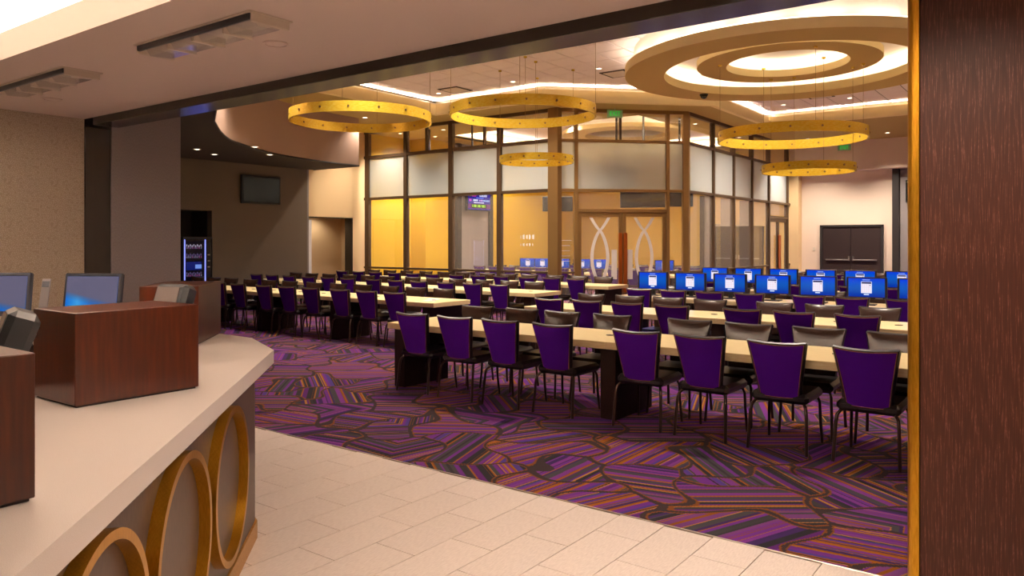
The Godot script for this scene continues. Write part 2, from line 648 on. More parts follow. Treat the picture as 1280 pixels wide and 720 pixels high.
func seen(p: Vector3, margin := 20.0) -> bool:
	var s := sin(deg_to_rad(YAW))
	var c := cos(deg_to_rad(YAW))
	var f := -s * p.x - c * p.z
	if f < 0.3:
		return false
	var x := 640.0 + FPX * (c * p.x - s * p.z) / f
	var y := HORIZON - FPX * (p.y - EYE) / f
	return x > -margin and x < 1280 + margin and y > -margin and y < 720 + margin

func quad_mesh(w: float, h: float) -> ArrayMesh:
	# a thin slab whose +z face carries the whole picture
	var key := "quad %.4f %.4f" % [w, h]
	if not boxes.has(key):
		var st := tool()
		var x := w * 0.5
		var y := h * 0.5
		face(st, [Vector3(-x, y, 0.002), Vector3(x, y, 0.002), Vector3(x, -y, 0.002), Vector3(-x, -y, 0.002)], Vector3.BACK, [Vector2(0, 0), Vector2(1, 0), Vector2(1, 1), Vector2(0, 1)])
		var dk := Vector2(0.01, 0.99)
		face(st, [Vector3(-x, y, 0), Vector3(x, y, 0), Vector3(x, -y, 0), Vector3(-x, -y, 0)], Vector3.FORWARD, [dk, dk, dk, dk])
		boxes[key] = st.commit()
	return boxes[key]

# ------------------------------------------------------------------ lobby
const WX := -8.6      # lobby's far side wall
const BEAM0 := -3.87  # lobby face of the opening
const BEAM1 := -4.14  # hall face of the opening
const LOBBY_H := 3.0

func make_lobby_shell() -> void:
	# floor: grout bed with single tiles, meeting the carpet at a metal strip
	var fl := thing("floor", "pale stone plank tiled lobby floor", "floor", Vector3.ZERO, 0, "", "structure")
	bpart("grout_bed", Vector3(-3.3, -0.056, -0.08), Vector3(10.6, 0.1, 8.18), "grout", fl)
	var rest := tool()
	var pitch := 0.296
	var run := 0.593
	for k in range(-21, 16):
		var x := -2.844 + pitch * (k + 0.5)
		if x < WX + 0.1 or x > 1.8:
			continue
		for j in range(-8, 9):
			var z1 := -3.265 - (0.2965 if posmod(k, 2) else 0.0) - run * j
			var z0 := maxf(z1 - run, -4.165)
			var zz := minf(z1, 4.0)
			if zz - z0 < 0.03:
				continue
			var c := Vector3(x, -0.004, (z0 + zz) * 0.5)
			var s := Vector3(pitch - 0.005, 0.012, zz - z0 - 0.005)
			if seen(c, 60.0):
				bpart("tile", c, s, "tile_%d" % (rng.randi() % 3), fl, 0.0008)
			else:
				add_box(rest, c, s)
	var o := part("tile_field", rest.commit(), "tile_1", fl)
	o.set_meta("kind", "stuff")
	solo("trim_1", "thin metal strip between tile floor and carpet", "trim", box_mesh(Vector3(8.2, 0.012, 0.012), 0.003), "metal_edge", Vector3(-4.4, 0.0, -4.172), 0, "", "structure")
	# ceiling around a lit tray
	var ce := thing("ceiling", "pinkish beige lobby ceiling around a lit tray", "ceiling", Vector3.ZERO, 0, "", "structure")
	bpart("panel", Vector3(-3.4, 3.1, -3.06), Vector3(10.4, 0.2, 1.62), "lobby_ceiling", ce)
	bpart("panel", Vector3(-3.4, 3.1, 1.65), Vector3(10.4, 0.2, 4.7), "lobby_ceiling", ce)
	bpart("panel", Vector3(-8.3, 3.1, -1.475), Vector3(0.6, 0.2, 1.55), "lobby_ceiling", ce)
	bpart("panel", Vector3(0.5, 3.1, -1.475), Vector3(2.6, 0.2, 1.55), "lobby_ceiling", ce)
	bpart("tray_top", Vector3(-3.4, 3.62, -1.475), Vector3(10.6, 0.1, 2.75), "tray_white", ce)
	for s in [[Vector3(-3.4, 3.38, -2.75), Vector3(10.6, 0.4, 0.1)], [Vector3(-3.4, 3.38, -0.2), Vector3(10.6, 0.4, 0.1)], [Vector3(-8.55, 3.38, -1.475), Vector3(0.1, 0.4, 2.5)], [Vector3(-0.45, 3.38, -1.475), Vector3(0.1, 0.4, 2.5)]]:
		bpart("tray_side", s[0], s[1], "tray_white", ce)
	# led strips on the ledge of the tray
	for s in [[Vector3(-4.4, 3.23, -2.45), 7.2], [Vector3(-4.4, 3.23, -0.5), 7.2]]:
		var led := solo("cove_light", "warm light strip hidden in the lobby ceiling tray", "light", box_mesh(Vector3(s[1], 0.02, 0.05)), "led_lobby", s[0], 0, "lobby tray light strips")
		area_light_along(Vector3(0, 0.025, 0), Vector3.UP, Vector3.RIGHT, Vector2(s[1], 0.05), COVE_LOBBY, E_LOBBY_COVE, led)
	# recessed lamps of the lobby behind the viewer
	for p in [[-1.6, -3.05], [-0.4, -3.05], [0.9, -3.05], [1.45, 0.5]]:
		downlight(Vector3(p[0], LOBBY_H, p[1]), "recessed lamp in the lobby ceiling", "lobby lamps", E_LOBBY_SPOT, 70.0)
	wall("wall_west", "beige damask papered lobby wall behind the desk", Vector3(WX - 0.2, 0, BEAM0), Vector3(WX, 3.2, 4.0), "damask")
	wall("wall_south", "plain beige wall closing the lobby", Vector3(WX - 0.2, 0, 4.0), Vector3(2.0, 3.2, 4.2), "wall_cream")
	wall("wall_east", "beige wall at the side of the lobby", Vector3(1.8, 0, BEAM1), Vector3(2.0, 3.2, 4.0), "wall_cream")
	# the opening into the hall: dark beam and jamb, wooden pier
	var b := thing("trim_2", "dark brown beam framing the wide opening to the hall", "beam", Vector3.ZERO, 0, "", "structure")
	bpart("beam_face", Vector3(-3.2, 4.25, (BEAM0 + BEAM1) * 0.5), Vector3(10.4, 2.66, BEAM0 - BEAM1), "dark_paint", b, 0.004)
	var j := thing("trim_3", "dark brown jamb beside the grey fabric pier", "jamb", Vector3.ZERO, 0, "", "structure")
	bpart("jamb_face", Vector3(WX - 0.02, 1.46, (BEAM0 + BEAM1) * 0.5), Vector3(0.08, 2.92, BEAM0 - BEAM1), "dark_paint", j, 0.004)
	solo("wall_pier", "grey woven fabric pier between jamb and hall", "wall", box_mesh(Vector3(1.6, 5.5, 0.81), 0.006), "weave_grey", Vector3(-9.36, 2.75, BEAM1 - 0.405), 0, "", "structure")
	wall("wall_hall_south", "grey fabric wall of the hall behind the lobby", Vector3(-18.0, 0, BEAM1), Vector3(-10.1, 5.5, BEAM1 + 0.2), "weave_grey")
	var c := thing("trim_4", "reddish brown wood column with bronze edge strip", "column", Vector3.ZERO, 0, "", "structure")
	bpart("wood_face", Vector3(0.627, 1.46, -4.0), Vector3(2.4, 2.93, 0.24), "column_wood", c, 0.003)
	var st := tool()
	var prof := []
	for k in 9:
		var a := PI / 2 * k / 8.0
		prof.append(Vector2(-0.574 - 0.054 * sin(a), -3.925 + 0.054 * cos(a)))
	prof.append(Vector2(-0.628, -4.13))
	prof.append(Vector2(-0.574, -4.13))
	add_prism(st, prof, 0.0, 2.92)
	part("edge_strip", st.commit(), "bronze", c)

func downlight(at: Vector3, label: String, group: String, energy: float, angle := 60.0) -> Node3D:
	var t := thing("downlight", label, "ceiling light", at, 0, group)
	part("trim_ring", ring_mesh(0.055, 0.085, -0.006, 0.004, 20), "tray_white", t)
	part("lens", disc_mesh(0.055, 0.004, 16), "lamp_lens", t, Vector3(0, -0.003, 0))
	if energy > 0.0:
		spot(Vector3(0, -0.02, 0), WARM, energy, angle, t)
	return t

func ring_mesh(r0: float, r1: float, y0: float, y1: float, seg := 64) -> ArrayMesh:
	var key := "ring %.3f %.3f %.3f %.3f %d" % [r0, r1, y0, y1, seg]
	if not boxes.has(key):
		boxes[key] = lathe_mesh([Vector2(r0, y0), Vector2(r1, y0), Vector2(r1, y1), Vector2(r0, y1)], seg, true)
	return boxes[key]

# ------------------------------------------------------------------ hall shell
const LWX := -17.5
const BACK := -27.5
const SOFF := 5.02
const TILE_Y := 5.42

func make_hall_shell() -> void:
	wall("floor_hall", "purple patterned carpet floor of the hall", Vector3(-18.2, -0.2, BACK - 0.2), Vector3(6.0, 0.0, -4.175), "carpet", "carpet")
	# grey fabric wall with the vending recess cut out of it
	var w := thing("wall_left", "dark brown fabric wall with a vending recess", "wall", Vector3.ZERO, 0, "", "structure")
	bpart("panel", Vector3(LWX - 0.1, 2.6, -7.1), Vector3(0.2, 5.2, 5.9), "weave_brown", w)
	bpart("panel", Vector3(LWX - 0.1, 3.83, -10.5), Vector3(0.2, 2.74, 0.9), "weave_brown", w)
	bpart("panel", Vector3(LWX - 0.1, 2.6, -12.43), Vector3(0.2, 5.2, 2.96), "weave_brown", w)
	bpart("panel", Vector3(LWX - 0.18, 2.6, -13.935), Vector3(0.36, 5.2, 0.06), "weave_grey", w)
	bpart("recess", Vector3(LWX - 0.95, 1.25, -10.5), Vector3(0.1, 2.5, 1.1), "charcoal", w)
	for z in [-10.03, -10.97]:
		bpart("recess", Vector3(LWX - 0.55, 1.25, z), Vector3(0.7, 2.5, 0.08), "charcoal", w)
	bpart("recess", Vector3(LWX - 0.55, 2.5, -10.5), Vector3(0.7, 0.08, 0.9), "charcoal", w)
	# cream wall with the opening beside it
	var wc := thing("wall_left_cream", "warm beige wall with a plain doorway", "wall", Vector3.ZERO, 0, "", "structure")
	bpart("panel", Vector3(LWX - 0.1, 3.8, -14.79), Vector3(0.2, 2.82, 1.65), "wall_beige", wc)
	bpart("panel", Vector3(LWX - 0.1, 2.6, -15.85), Vector3(0.2, 5.2, 0.5), "wall_beige", wc)
	bpart("jamb", Vector3(LWX - 0.15, 1.2, -15.58), Vector3(0.3, 2.4, 0.05), "dark_paint", wc)
	bpart("head", Vector3(LWX - 0.15, 2.38, -14.79), Vector3(0.3, 0.03, 1.6), "dark_paint", wc)
	bpart("back_wall", Vector3(LWX - 1.2, 1.3, -15.2), Vector3(0.1, 2.6, 3.4), "wall_beige", wc)
	bpart("side_wall", Vector3(LWX - 0.7, 1.3, -16.2), Vector3(1.0, 2.6, 0.1), "wall_beige", wc)
	bpart("top", Vector3(LWX - 0.7, 2.65, -15.2), Vector3(1.1, 0.1, 3.4), "soffit", wc)
	bpart("stone_edge", Vector3(LWX - 0.12, 1.15, -14.03), Vector3(0.2, 2.3, 0.1), "paper", wc)
	var pl := downlight(Vector3(LWX - 0.7, 2.6, -15.0), "recessed lamp inside the plain doorway", "doorway lamps", 1.2, 70.0)
	pl.scale = Vector3(0.7, 1, 0.7)
	# back wall
	var bw := thing("wall_back", "cream back wall with dark double doors", "wall", Vector3.ZERO, 0, "", "structure")
	bpart("panel", Vector3(-6.0, 2.75, BACK - 0.1), Vector3(24.4, 5.5, 0.2), "wall_cream", bw)
	bpart("room_panel", Vector3(-12.6, 2.75, BACK + 0.02), Vector3(9.0, 5.5, 0.06), "wall_gold", bw)
	bpart("header", Vector3(-0.9, 4.65, BACK + 0.25), Vector3(14.2, 1.2, 0.5), "wall_cream", bw, 0.004)
	bpart("pilaster", Vector3(-7.9, 2.5, BACK + 0.2), Vector3(0.33, 5.0, 0.4), "wall_beige", bw, 0.01)
	bpart("dark_pilaster", Vector3(-4.72, 2.02, BACK + 0.12), Vector3(0.2, 4.05, 0.25), "charcoal", bw, 0.01)
	bpart("grey_panel", Vector3(-3.5, 2.02, BACK + 0.05), Vector3(2.2, 4.05, 0.1), "weave_grey", bw)
	wall("wall_right", "beige wall closing the hall", Vector3(5.0, 0, BACK), Vector3(5.2, 5.5, BEAM1), "wall_cream")
	wall("wall_hall_east", "beige wall of the hall beside the wood column", Vector3(1.8, 0, BEAM1), Vector3(5.2, 5.5, BEAM1 + 0.2), "wall_cream")
	# dropped ceiling over the left side with its curved face
	var arc := [Vector2(-8.6, -5.0), Vector2(-9.9, -6.3), Vector2(-10.83, -6.84), Vector2(-11.77, -7.4), Vector2(-12.73, -8.12), Vector2(-13.4, -8.68), Vector2(-13.95, -9.25), Vector2(-14.59, -10.18), Vector2(-15.08, -11.04), Vector2(-15.4, -12.0), Vector2(-15.58, -13.05), Vector2(-15.62, -14.14)]
	var curve := Curve2D.new()
	for i in arc.size():
		var tg: Vector2 = (arc[mini(i + 1, arc.size() - 1)] - arc[maxi(i - 1, 0)]) / 6.0
		curve.add_point(arc[i], -tg, tg)
	var pts := Array(curve.tessellate(4, 3.0))
	var so := thing("ceiling_drop", "dropped ceiling with a curved mauve fabric face", "ceiling", Vector3.ZERO, 0, "", "structure")
	var poly := pts.duplicate()
	poly.append_array([Vector2(-17.5, -14.14), Vector2(-17.5, -4.15), Vector2(-8.6, -4.15)])
	part("underside", prism_mesh(poly, 3.72, 3.76), "dark_ceiling", so)
	var st := tool()
	var back := []
	for i in pts.size():
		var a: Vector2 = pts[maxi(i - 1, 0)]
		var b: Vector2 = pts[mini(i + 1, pts.size() - 1)]
		var n := (b - a).normalized().orthogonal() * 0.1
		if n.dot(Vector2(-1, -0.2)) < 0:
			n = -n
		back.append(pts[i] + n)
	for i in pts.size() - 1:
		var a: Vector2 = pts[i]
		var b: Vector2 = pts[i + 1]
		var n3 := Vector3(a.x - back[i].x, 0, a.y - back[i].y).normalized()
		var n4 := Vector3(b.x - back[i + 1].x, 0, b.y - back[i + 1].y).normalized()
		face3(st, [Vector3(a.x, 3.74, a.y), Vector3(b.x, 3.74, b.y), Vector3(b.x, SOFF, b.y), Vector3(a.x, SOFF, a.y)], [n3, n4, n4, n3])
		face3(st, [Vector3(back[i].x, 3.76, back[i].y), Vector3(back[i + 1].x, 3.76, back[i + 1].y), Vector3(back[i + 1].x, SOFF, back[i + 1].y), Vector3(back[i].x, SOFF, back[i].y)], [-n3, -n4, -n4, -n3])
	add_box(st, Vector3(-16.56, 4.38, -14.1), Vector3(1.88, 1.28, 0.08))
	part("curved_face", st.commit(), "weave_mauve", so)
	var lip := []
	for p in pts:
		lip.append(Vector3(p.x, 3.73, p.y))
	lip.append(Vector3(-17.5, 3.73, -14.14))
	part("edge_bead", tube_mesh(lip, 0.022, 6), "charcoal", so)
	for p in [[-14.2, -9.9], [-15.2, -11.0], [-16.2, -10.2], [-15.6, -9.4]]:
		downlight(Vector3(p[0], 3.718, p[1]), "small recessed lamp in the dark dropped ceiling", "dropped ceiling lamps", 0.7, 55.0)

# ------------------------------------------------------------------ hall ceiling: soffit, tray, tiles, round feature
const TRAY := [Vector2(-13.55, -14.95), Vector2(-10.2, -14.95), Vector2(-7.15, -18.0), Vector2(-7.15, -22.27), Vector2(4.0, -22.27), Vector2(4.0, -6.0), Vector2(-13.55, -6.0)]
const RC := Vector2(-4.42, -14.73)

func offset_poly(poly: Array, d: float) -> Array:
	var r := Geometry2D.offset_polygon(PackedVector2Array(poly), d, Geometry2D.JOIN_MITER)
	return Array(r[0])

func make_hall_ceiling() -> void:
	var ce := thing("ceiling_hall", "beige soffit with golden light in its colour around the hall's ceiling tray", "ceiling", Vector3.ZERO, 0, "", "structure")
	var p1 := [Vector2(-17.6, -16), Vector2(-17.6, -4.1), Vector2(-13.55, -4.1), Vector2(-13.55, -14.95), Vector2(-10.2, -14.95), Vector2(-7.15, -18.0), Vector2(-7.15, -22.27), Vector2(5.1, -22.27), Vector2(5.1, BACK), Vector2(-8.06, BACK), Vector2(-8.06, -18.43), Vector2(-10.494, -16)]
	part("soffit", prism_mesh(p1, SOFF, SOFF + 0.06), "soffit", ce)
	part("soffit", prism_mesh([Vector2(-13.55, -4.1), Vector2(-13.55, -6.0), Vector2(5.1, -6.0), Vector2(5.1, -4.1)], SOFF, SOFF + 0.06), "soffit", ce)
	part("soffit", prism_mesh([Vector2(4.0, -6.0), Vector2(4.0, -22.27), Vector2(5.1, -22.27), Vector2(5.1, -6.0)], SOFF, SOFF + 0.06), "soffit", ce)
	# stepped fascia of the tray
	var t1: Array = offset_poly(TRAY, 0.08)
	var t2: Array = offset_poly(TRAY, 0.42)
	fascia(ce, "fascia", offset_poly(TRAY, -0.012), SOFF - 0.004, SOFF + 0.15, 0.13, "soffit_fascia")
	fascia(ce, "fascia", t1, SOFF + 0.15, SOFF + 0.29, 0.05, "soffit_fascia")
	fascia(ce, "tray_side", t2, SOFF + 0.03, TILE_Y + 0.02, 0.05, "tray_white")
	var led: Array = offset_poly(TRAY, 0.16)
	for i in led.size():
		var a: Vector2 = led[i]
		var b: Vector2 = led[(i + 1) % led.size()]
		var d := b - a
		var mid := (a + b) * 0.5
		var turn := atan2(-d.y, d.x)
		var o := solo("cove_light", "warm light strip hidden along the hall ceiling tray", "light", box_mesh(Vector3(d.length() - 0.1, 0.015, 0.04)), "led_hall", Vector3(mid.x, SOFF + 0.262, mid.y), turn, "hall tray light strips")
		var side := 1.0 if Geometry2D.is_point_in_polygon(mid + d.orthogonal().normalized() * 0.5, PackedVector2Array(TRAY)) else -1.0
		var inw := o.basis.inverse() * Vector3(d.orthogonal().normalized().x * side, 0, d.orthogonal().normalized().y * side)
		area_light_along(Vector3(0, 0.014, 0) + inw * 0.012, Vector3(inw.x * 0.8, 0.6, inw.z * 0.8), Vector3.RIGHT, Vector2(d.length() - 0.1, 0.02), COVE, E_TRAY * d.length() / 10.0, o)
	# acoustic tiles
	var tc := thing("ceiling_tiles", "pinkish white acoustic tile ceiling inside the tray", "ceiling", Vector3.ZERO, 0, "", "structure")
	var big: Array = offset_poly(TRAY, 0.45)
	part("backing", prism_mesh(big, TILE_Y + 0.015, TILE_Y + 0.08), "vent_gap", tc)
	var poly := PackedVector2Array(big)
	var rest := tool()
	var s := 0.61
	for i in range(-24, 9):
		for k in range(-38, -8):
			var c := Vector2(-0.35 + (i + 0.5) * s, (k + 0.5) * s + 0.25)
			if not Geometry2D.is_point_in_polygon(c, poly):
				continue
			var at := Vector3(c.x, TILE_Y + 0.008, c.y)
			var edge := Geometry2D.intersect_polygons(PackedVector2Array([c + Vector2(-s, -s) * 0.5, c + Vector2(s, -s) * 0.5, c + Vector2(s, s) * 0.5, c + Vector2(-s, s) * 0.5]), poly)
			if seen(at, 10.0) and c.distance_to(RC) > 2.6 and c.y < -8.5:
				bpart("ceiling_tile", at, Vector3(s - 0.024, 0.016, s - 0.024), "acoustic", tc, 0.003)
			else:
				add_box(rest, at, Vector3(s - 0.024, 0.016, s - 0.024))
			edge.clear()
	var o2 := part("tile_field", rest.commit(), "acoustic", tc)
	o2.set_meta("kind", "stuff")
	# the round stepped feature
	var rf := thing("ceiling_rosette", "round stepped plaster ring hung in the ceiling tray", "ceiling", Vector3(RC.x, 0, RC.y), 0, "", "structure")
	part("outer_ring", lathe_mesh([Vector2(2.285, 4.9), Vector2(3.03, 4.9), Vector2(3.03, 5.07), Vector2(2.93, 5.07), Vector2(2.93, 5.09), Vector2(2.38, 5.09), Vector2(2.38, 5.05), Vector2(2.285, 5.05)], 96, true), "ring_bottom", rf)
	part("outer_face", ring_mesh(3.03, 3.036, 4.9, 5.07, 96), "soffit_fascia", rf)
	part("inner_face", ring_mesh(2.279, 2.285, 4.9, 5.06, 96), "soffit_fascia", rf)
	part("inner_face", ring_mesh(1.653, 1.659, 5.04, 5.17, 96), "soffit_fascia", rf)
	part("inner_face", ring_mesh(1.104, 1.11, 5.04, 5.18, 80), "soffit_fascia", rf)
	part("outer_collar", ring_mesh(2.82, 2.86, 5.09, TILE_Y + 0.02, 96), "tray_white", rf)
	part("recess_top", ring_mesh(0.0, 2.84, TILE_Y - 0.03, TILE_Y + 0.0, 96), "tray_white", rf)
	part("inner_ring", lathe_mesh([Vector2(1.11, 5.04), Vector2(1.653, 5.04), Vector2(1.653, 5.17), Vector2(1.11, 5.17)], 80, true), "ring_bottom", rf)
	part("inner_collar", ring_mesh(1.5, 1.55, 5.17, TILE_Y, 80), "tray_white", rf)
	part("centre_collar", ring_mesh(1.36, 1.38, 5.17, TILE_Y - 0.03, 64), "tray_white", rf)
	for q in [[2.62, 5.11, 20], [1.2, 5.185, 12], [2.95, 5.10, 20]]:
		var seg: int = q[2]
		var rr: float = q[0]
		var led_ring := solo("cove_light", ["warm ring light in the wide gap of the round ceiling feature", "warm ring light above the inner ring of the round ceiling feature", "warm ring light outside the round ceiling feature"][[2.62, 1.2, 2.95].find(rr)], "light", ring_mesh(rr - 0.015, rr + 0.015, 0, 0.015, 96), "led_hall", Vector3(RC.x, q[1], RC.y), 0)
		for k in seg:
			var an := TAU * (k + 0.5) / seg
			var e := Vector3(cos(an), 0, sin(an))
			area_light_along(e * rr + Vector3(0, 0.02, 0), Vector3.UP, Vector3(-e.z, 0, e.x), Vector2(TAU * rr / seg * 0.9, 0.03), COVE, E_RING * rr / seg * (0.55 if rr > 2.9 else 1.0), led_ring)
	downlight(Vector3(RC.x, TILE_Y - 0.032, RC.y), "recessed lamp at the centre of the round ceiling feature", "", E_HALL_SPOT)
	for p in [[-12.93, -14.36], [-10.6, -14.36], [-8.3, -14.37], [-6.45, -21.2], [-4.75, -21.2], [-2.6, -21.2], [-6.4, -19.3], [-2.9, -19.5], [-11.6, -11.8], [-9.3, -8.6], [-12.2, -8.6], [-6.2, -8.6], [-3.1, -8.6], [-0.2, -8.6], [-0.2, -12.0], [-0.2, -15.5], [2.5, -10.0], [-8.6, -11.0]]:
		downlight(Vector3(p[0], TILE_Y, p[1]), "recessed lamp in the acoustic tile ceiling", "tile ceiling lamps", E_HALL_SPOT)
	downlight(Vector3(-15.41, SOFF, -14.17), "recessed lamp in the soffit beside the curved mauve face", "", E_HALL_SPOT * 0.3)
	for p in [[-16.3, -15.2], [-4.67, -25.68], [-7.02, -25.67], [-2.4, -25.68], [-15.4, -6.5]]:
		downlight(Vector3(p[0], SOFF, p[1]), "recessed lamp in the beige soffit", "soffit lamps", E_HALL_SPOT * (0.6 if p[0] < -12.0 else 1.5))
	for p in [[-12.3, -14.27], [-8.2, -15.05], [-5.3, -20.4]]:
		var v := thing("air_vent", "square slotted air vent in the acoustic tile ceiling", "vent", Vector3(p[0], TILE_Y, p[1]), 0, "ceiling air vents")
		bpart("frame", Vector3(0, -0.006, 0), Vector3(0.62, 0.02, 0.62), "vent_gap", v, 0.004)
		bpart("plate", Vector3(0, -0.016, 0), Vector3(0.5, 0.012, 0.5), "vent", v, 0.004)

func fascia(parent: Node, called: String, poly: Array, y0: float, y1: float, th: float, m: String) -> void:
	var outer: Array = offset_poly(poly, th)
	for i in poly.size():
		var j := (i + 1) % poly.size()
		var a: Vector2 = poly[i]
		var b: Vector2 = poly[j]
		# the offset polygon may start at another corner: take the nearest ones
		var oa: Vector2 = nearest(outer, a)
		var ob: Vector2 = nearest(outer, b)
		part(called, prism_mesh([a, b, ob, oa], y0, y1), m, parent)

func nearest(list: Array, p: Vector2) -> Vector2:
	var best: Vector2 = list[0]
	for q in list:
		if p.distance_squared_to(q) < p.distance_squared_to(best):
			best = q
	return best

# ------------------------------------------------------------------ the glass room
const GA := Vector2(-17.4, -16.0)
const GB := Vector2(-10.494, -16.0)
const GC := Vector2(-8.063, -18.431)
const GD := Vector2(-8.063, -27.4)
const RAIL0 := 0.9
const RAIL1 := 2.97
const RAIL2 := 4.22

# one facet from a to b: s is the distance along it
func facet(called: String, label: String, a: Vector2, b: Vector2, posts: Array, top_posts: Array, rail: Array, frost: bool) -> Node3D:
	var d := b - a
	var t := thing(called, label, "glass wall", Vector3(a.x, 0, a.y), atan2(-d.y, d.x), "", "structure")
	var len := d.length()
	for s in posts:
		bpart("mullion", Vector3(s[0], SOFF * 0.5, 0), Vector3(s[1], SOFF, 0.13), s[2], t, 0.006)
	for s in top_posts:
		bpart("mullion", Vector3(s, (RAIL2 + SOFF) * 0.5, 0), Vector3(0.05, SOFF - RAIL2, 0.1), "mullion", t, 0.004)
	for r in rail:
		bpart("rail", Vector3((r[0] + r[1]) * 0.5, r[2], 0), Vector3(r[1] - r[0], r[3], 0.11), r[4], t, 0.005)
	var ps := []
	for s in posts:
		ps.append(s[0])
	for i in ps.size() - 1:
		var x0: float = ps[i] + 0.03
		var x1: float = ps[i + 1] - 0.03
		if x1 - x0 < 0.1:
			continue
		var xm := (x0 + x1) * 0.5
		var w := x1 - x0
		bpart("pane", Vector3(xm, (RAIL2 + SOFF) * 0.5, 0), Vector3(w, SOFF - RAIL2 - 0.1, 0.004), "clear_glass", t)
		bpart("frosted_pane", Vector3(xm, (RAIL1 + RAIL2) * 0.5, 0), Vector3(w, RAIL2 - RAIL1 - 0.08, 0.012), "frosted_glass", t)
		if frost:
			continue
		bpart("pane", Vector3(xm, (RAIL0 + RAIL1) * 0.5, 0), Vector3(w, RAIL1 - RAIL0 - 0.08, 0.004), "clear_glass", t)
		bpart("pane", Vector3(xm, RAIL0 * 0.5, 0), Vector3(w, RAIL0 - 0.08, 0.004), "clear_glass", t)
	return t

func make_glass_room() -> void:
	# left facet
	var x := [0.13, 1.744, 3.479, 5.167]
	var gf := facet("wall_glass_front", "bronze framed glass wall with frosted band facing the hall tables", GA, GB,
		[[x[0], 0.16, "mullion"], [x[1], 0.13, "mullion"], [x[2], 0.15, "mullion"], [x[3], 0.14, "mullion"], [6.906, 0.1, "mullion"]],
		[2.55, 4.65],
		[[0.0, 6.8, SOFF - 0.04, 0.1, "mullion"], [0.0, 6.8, RAIL2, 0.09, "mullion"], [0.0, 6.8, RAIL1, 0.08, "mullion"], [0.0, 6.8, RAIL0, 0.06, "mullion"], [0.0, 6.8, 0.05, 0.1, "mullion"]], false)
	solo("trim_5", "tall wide bronze post at the corner of the glass room", "post", box_mesh(Vector3(0.30, SOFF, 0.2), 0.01), "mullion_light", Vector3(GB.x, SOFF * 0.5, GB.y + 0.02), 0, "", "structure")
	# lettering too small to read, stuck on the glass
	for row in 2:
		for k in 9 - row:
			bpart("lettering", Vector3(6.05 - 0.2 + 0.05 * k + 0.02 * (k % 2), 1.8 - 0.2 * row, 0.004), Vector3(0.014 + 0.012 * (k % 3), (0.12 if row == 0 else 0.07) * (0.7 + 0.15 * ((k * 7) % 3)), 0.003), "frost_print", gf)
	# middle facet with the entrance doors
	var L := (GC - GB).length()
	var e := facet("wall_glass_middle", "bronze framed glass wall above the entrance doors", GB, GC,
		[[0.0, 0.1, "mullion_light"], [0.53, 0.09, "mullion_light"], [L - 0.51, 0.09, "mullion_light"], [L - 0.04, 0.14, "mullion_light"]],
		[1.68],
		[[0.0, L, SOFF - 0.04, 0.1, "mullion_light"], [0.0, L, RAIL2, 0.07, "mullion_light"], [0.0, L, RAIL1, 0.07, "mullion_light"], [0.0, 0.53, RAIL0, 0.05, "mullion"], [L - 0.51, L, RAIL0, 0.05, "mullion"], [0.53, L - 0.51, 2.46, 0.09, "mullion_light"], [0.0, 0.53, 0.05, 0.1, "mullion_light"], [L - 0.51, L, 0.05, 0.1, "mullion_light"]], true)
	for k in 5:
		bpart("lettering", Vector3(0.265, 1.71 - 0.13 * k, 0.004), Vector3(0.3 if k == 0 else 0.22, 0.012, 0.003), "frost_print", e)
	for s in [[0.265, 0.4], [L - 0.28, 0.4]]:
		bpart("pane", Vector3(s[0], 1.5, 0), Vector3(s[1], 2.84, 0.004), "clear_glass", e)
	bpart("pane", Vector3(L * 0.5, 2.72, 0), Vector3(L - 1.1, 0.42, 0.004), "clear_glass", e)
	glass_door("door_1", "pair of glass entrance doors with frosted loops and copper pulls", GB, GC, 0.575, L - 0.555, 2.415, true)
	# right facet
	var z0 := GC.y
	var f := facet("wall_glass_side", "bronze framed glass wall with frosted band beside the monitor tables", GC, GD,
		[[0.04, 0.1, "mullion_light"], [z0 + 20.172 - 0.0 if false else 20.172 + z0, 0.1, "mullion"], [21.722 + z0, 0.1, "mullion"], [23.287 + z0, 0.1, "mullion"], [24.879 + z0, 0.1, "mullion"], [26.83 + z0, 0.1, "mullion"], [27.38 + z0, 0.08, "mullion"]],
		[],
		[[0.0, 8.95, SOFF - 0.04, 0.1, "mullion"], [0.0, 8.95, RAIL2, 0.07, "mullion"], [0.0, 8.95, RAIL1, 0.07, "mullion"], [0.0, 24.879 + z0, RAIL0, 0.05, "mullion"], [26.83 + z0, 8.95, RAIL0, 0.05, "mullion"], [24.879 + z0, 26.83 + z0, 2.48, 0.09, "mullion"]], true)
	for i in 4:
		var b0: float = [0.04, 20.172 + z0, 21.722 + z0, 23.287 + z0][i]
		var b1: float = [20.172 + z0, 21.722 + z0, 23.287 + z0, 24.879 + z0][i]
		bpart("pane", Vector3((b0 + b1) * 0.5, 1.5, 0), Vector3(b1 - b0 - 0.06, 2.86, 0.004), "clear_glass", f)
		# the structural fins that stand behind the joints
		if i > 0:
			bpart("fin", Vector3(b0 - 0.02, 1.48, -0.2), Vector3(0.06, 2.94, 0.3), "mullion", f, 0.004)
	bpart("pane", Vector3(25.85 + z0, 2.75, 0), Vector3(1.85, 0.4, 0.004), "clear_glass", f)
	bpart("pane", Vector3(27.1 + z0, 1.5, 0), Vector3(0.45, 2.86, 0.004), "clear_glass", f)
	glass_door("door_2", "glass side doors with copper pulls near the back wall", GC, GD, 24.94 + z0, 26.77 + z0, 2.43, false)
	# room inside
	wall("wall_room_left", "bright yellow wall inside the glass room", Vector3(-17.8, 0, -18.2), Vector3(-17.6, 5.5, -16.0), "wall_yellow")
	wall("wall_room_step", "deeper yellow wall step inside the glass room", Vector3(-17.8, 0, BACK), Vector3(-16.95, 5.5, -18.2), "wall_yellow")
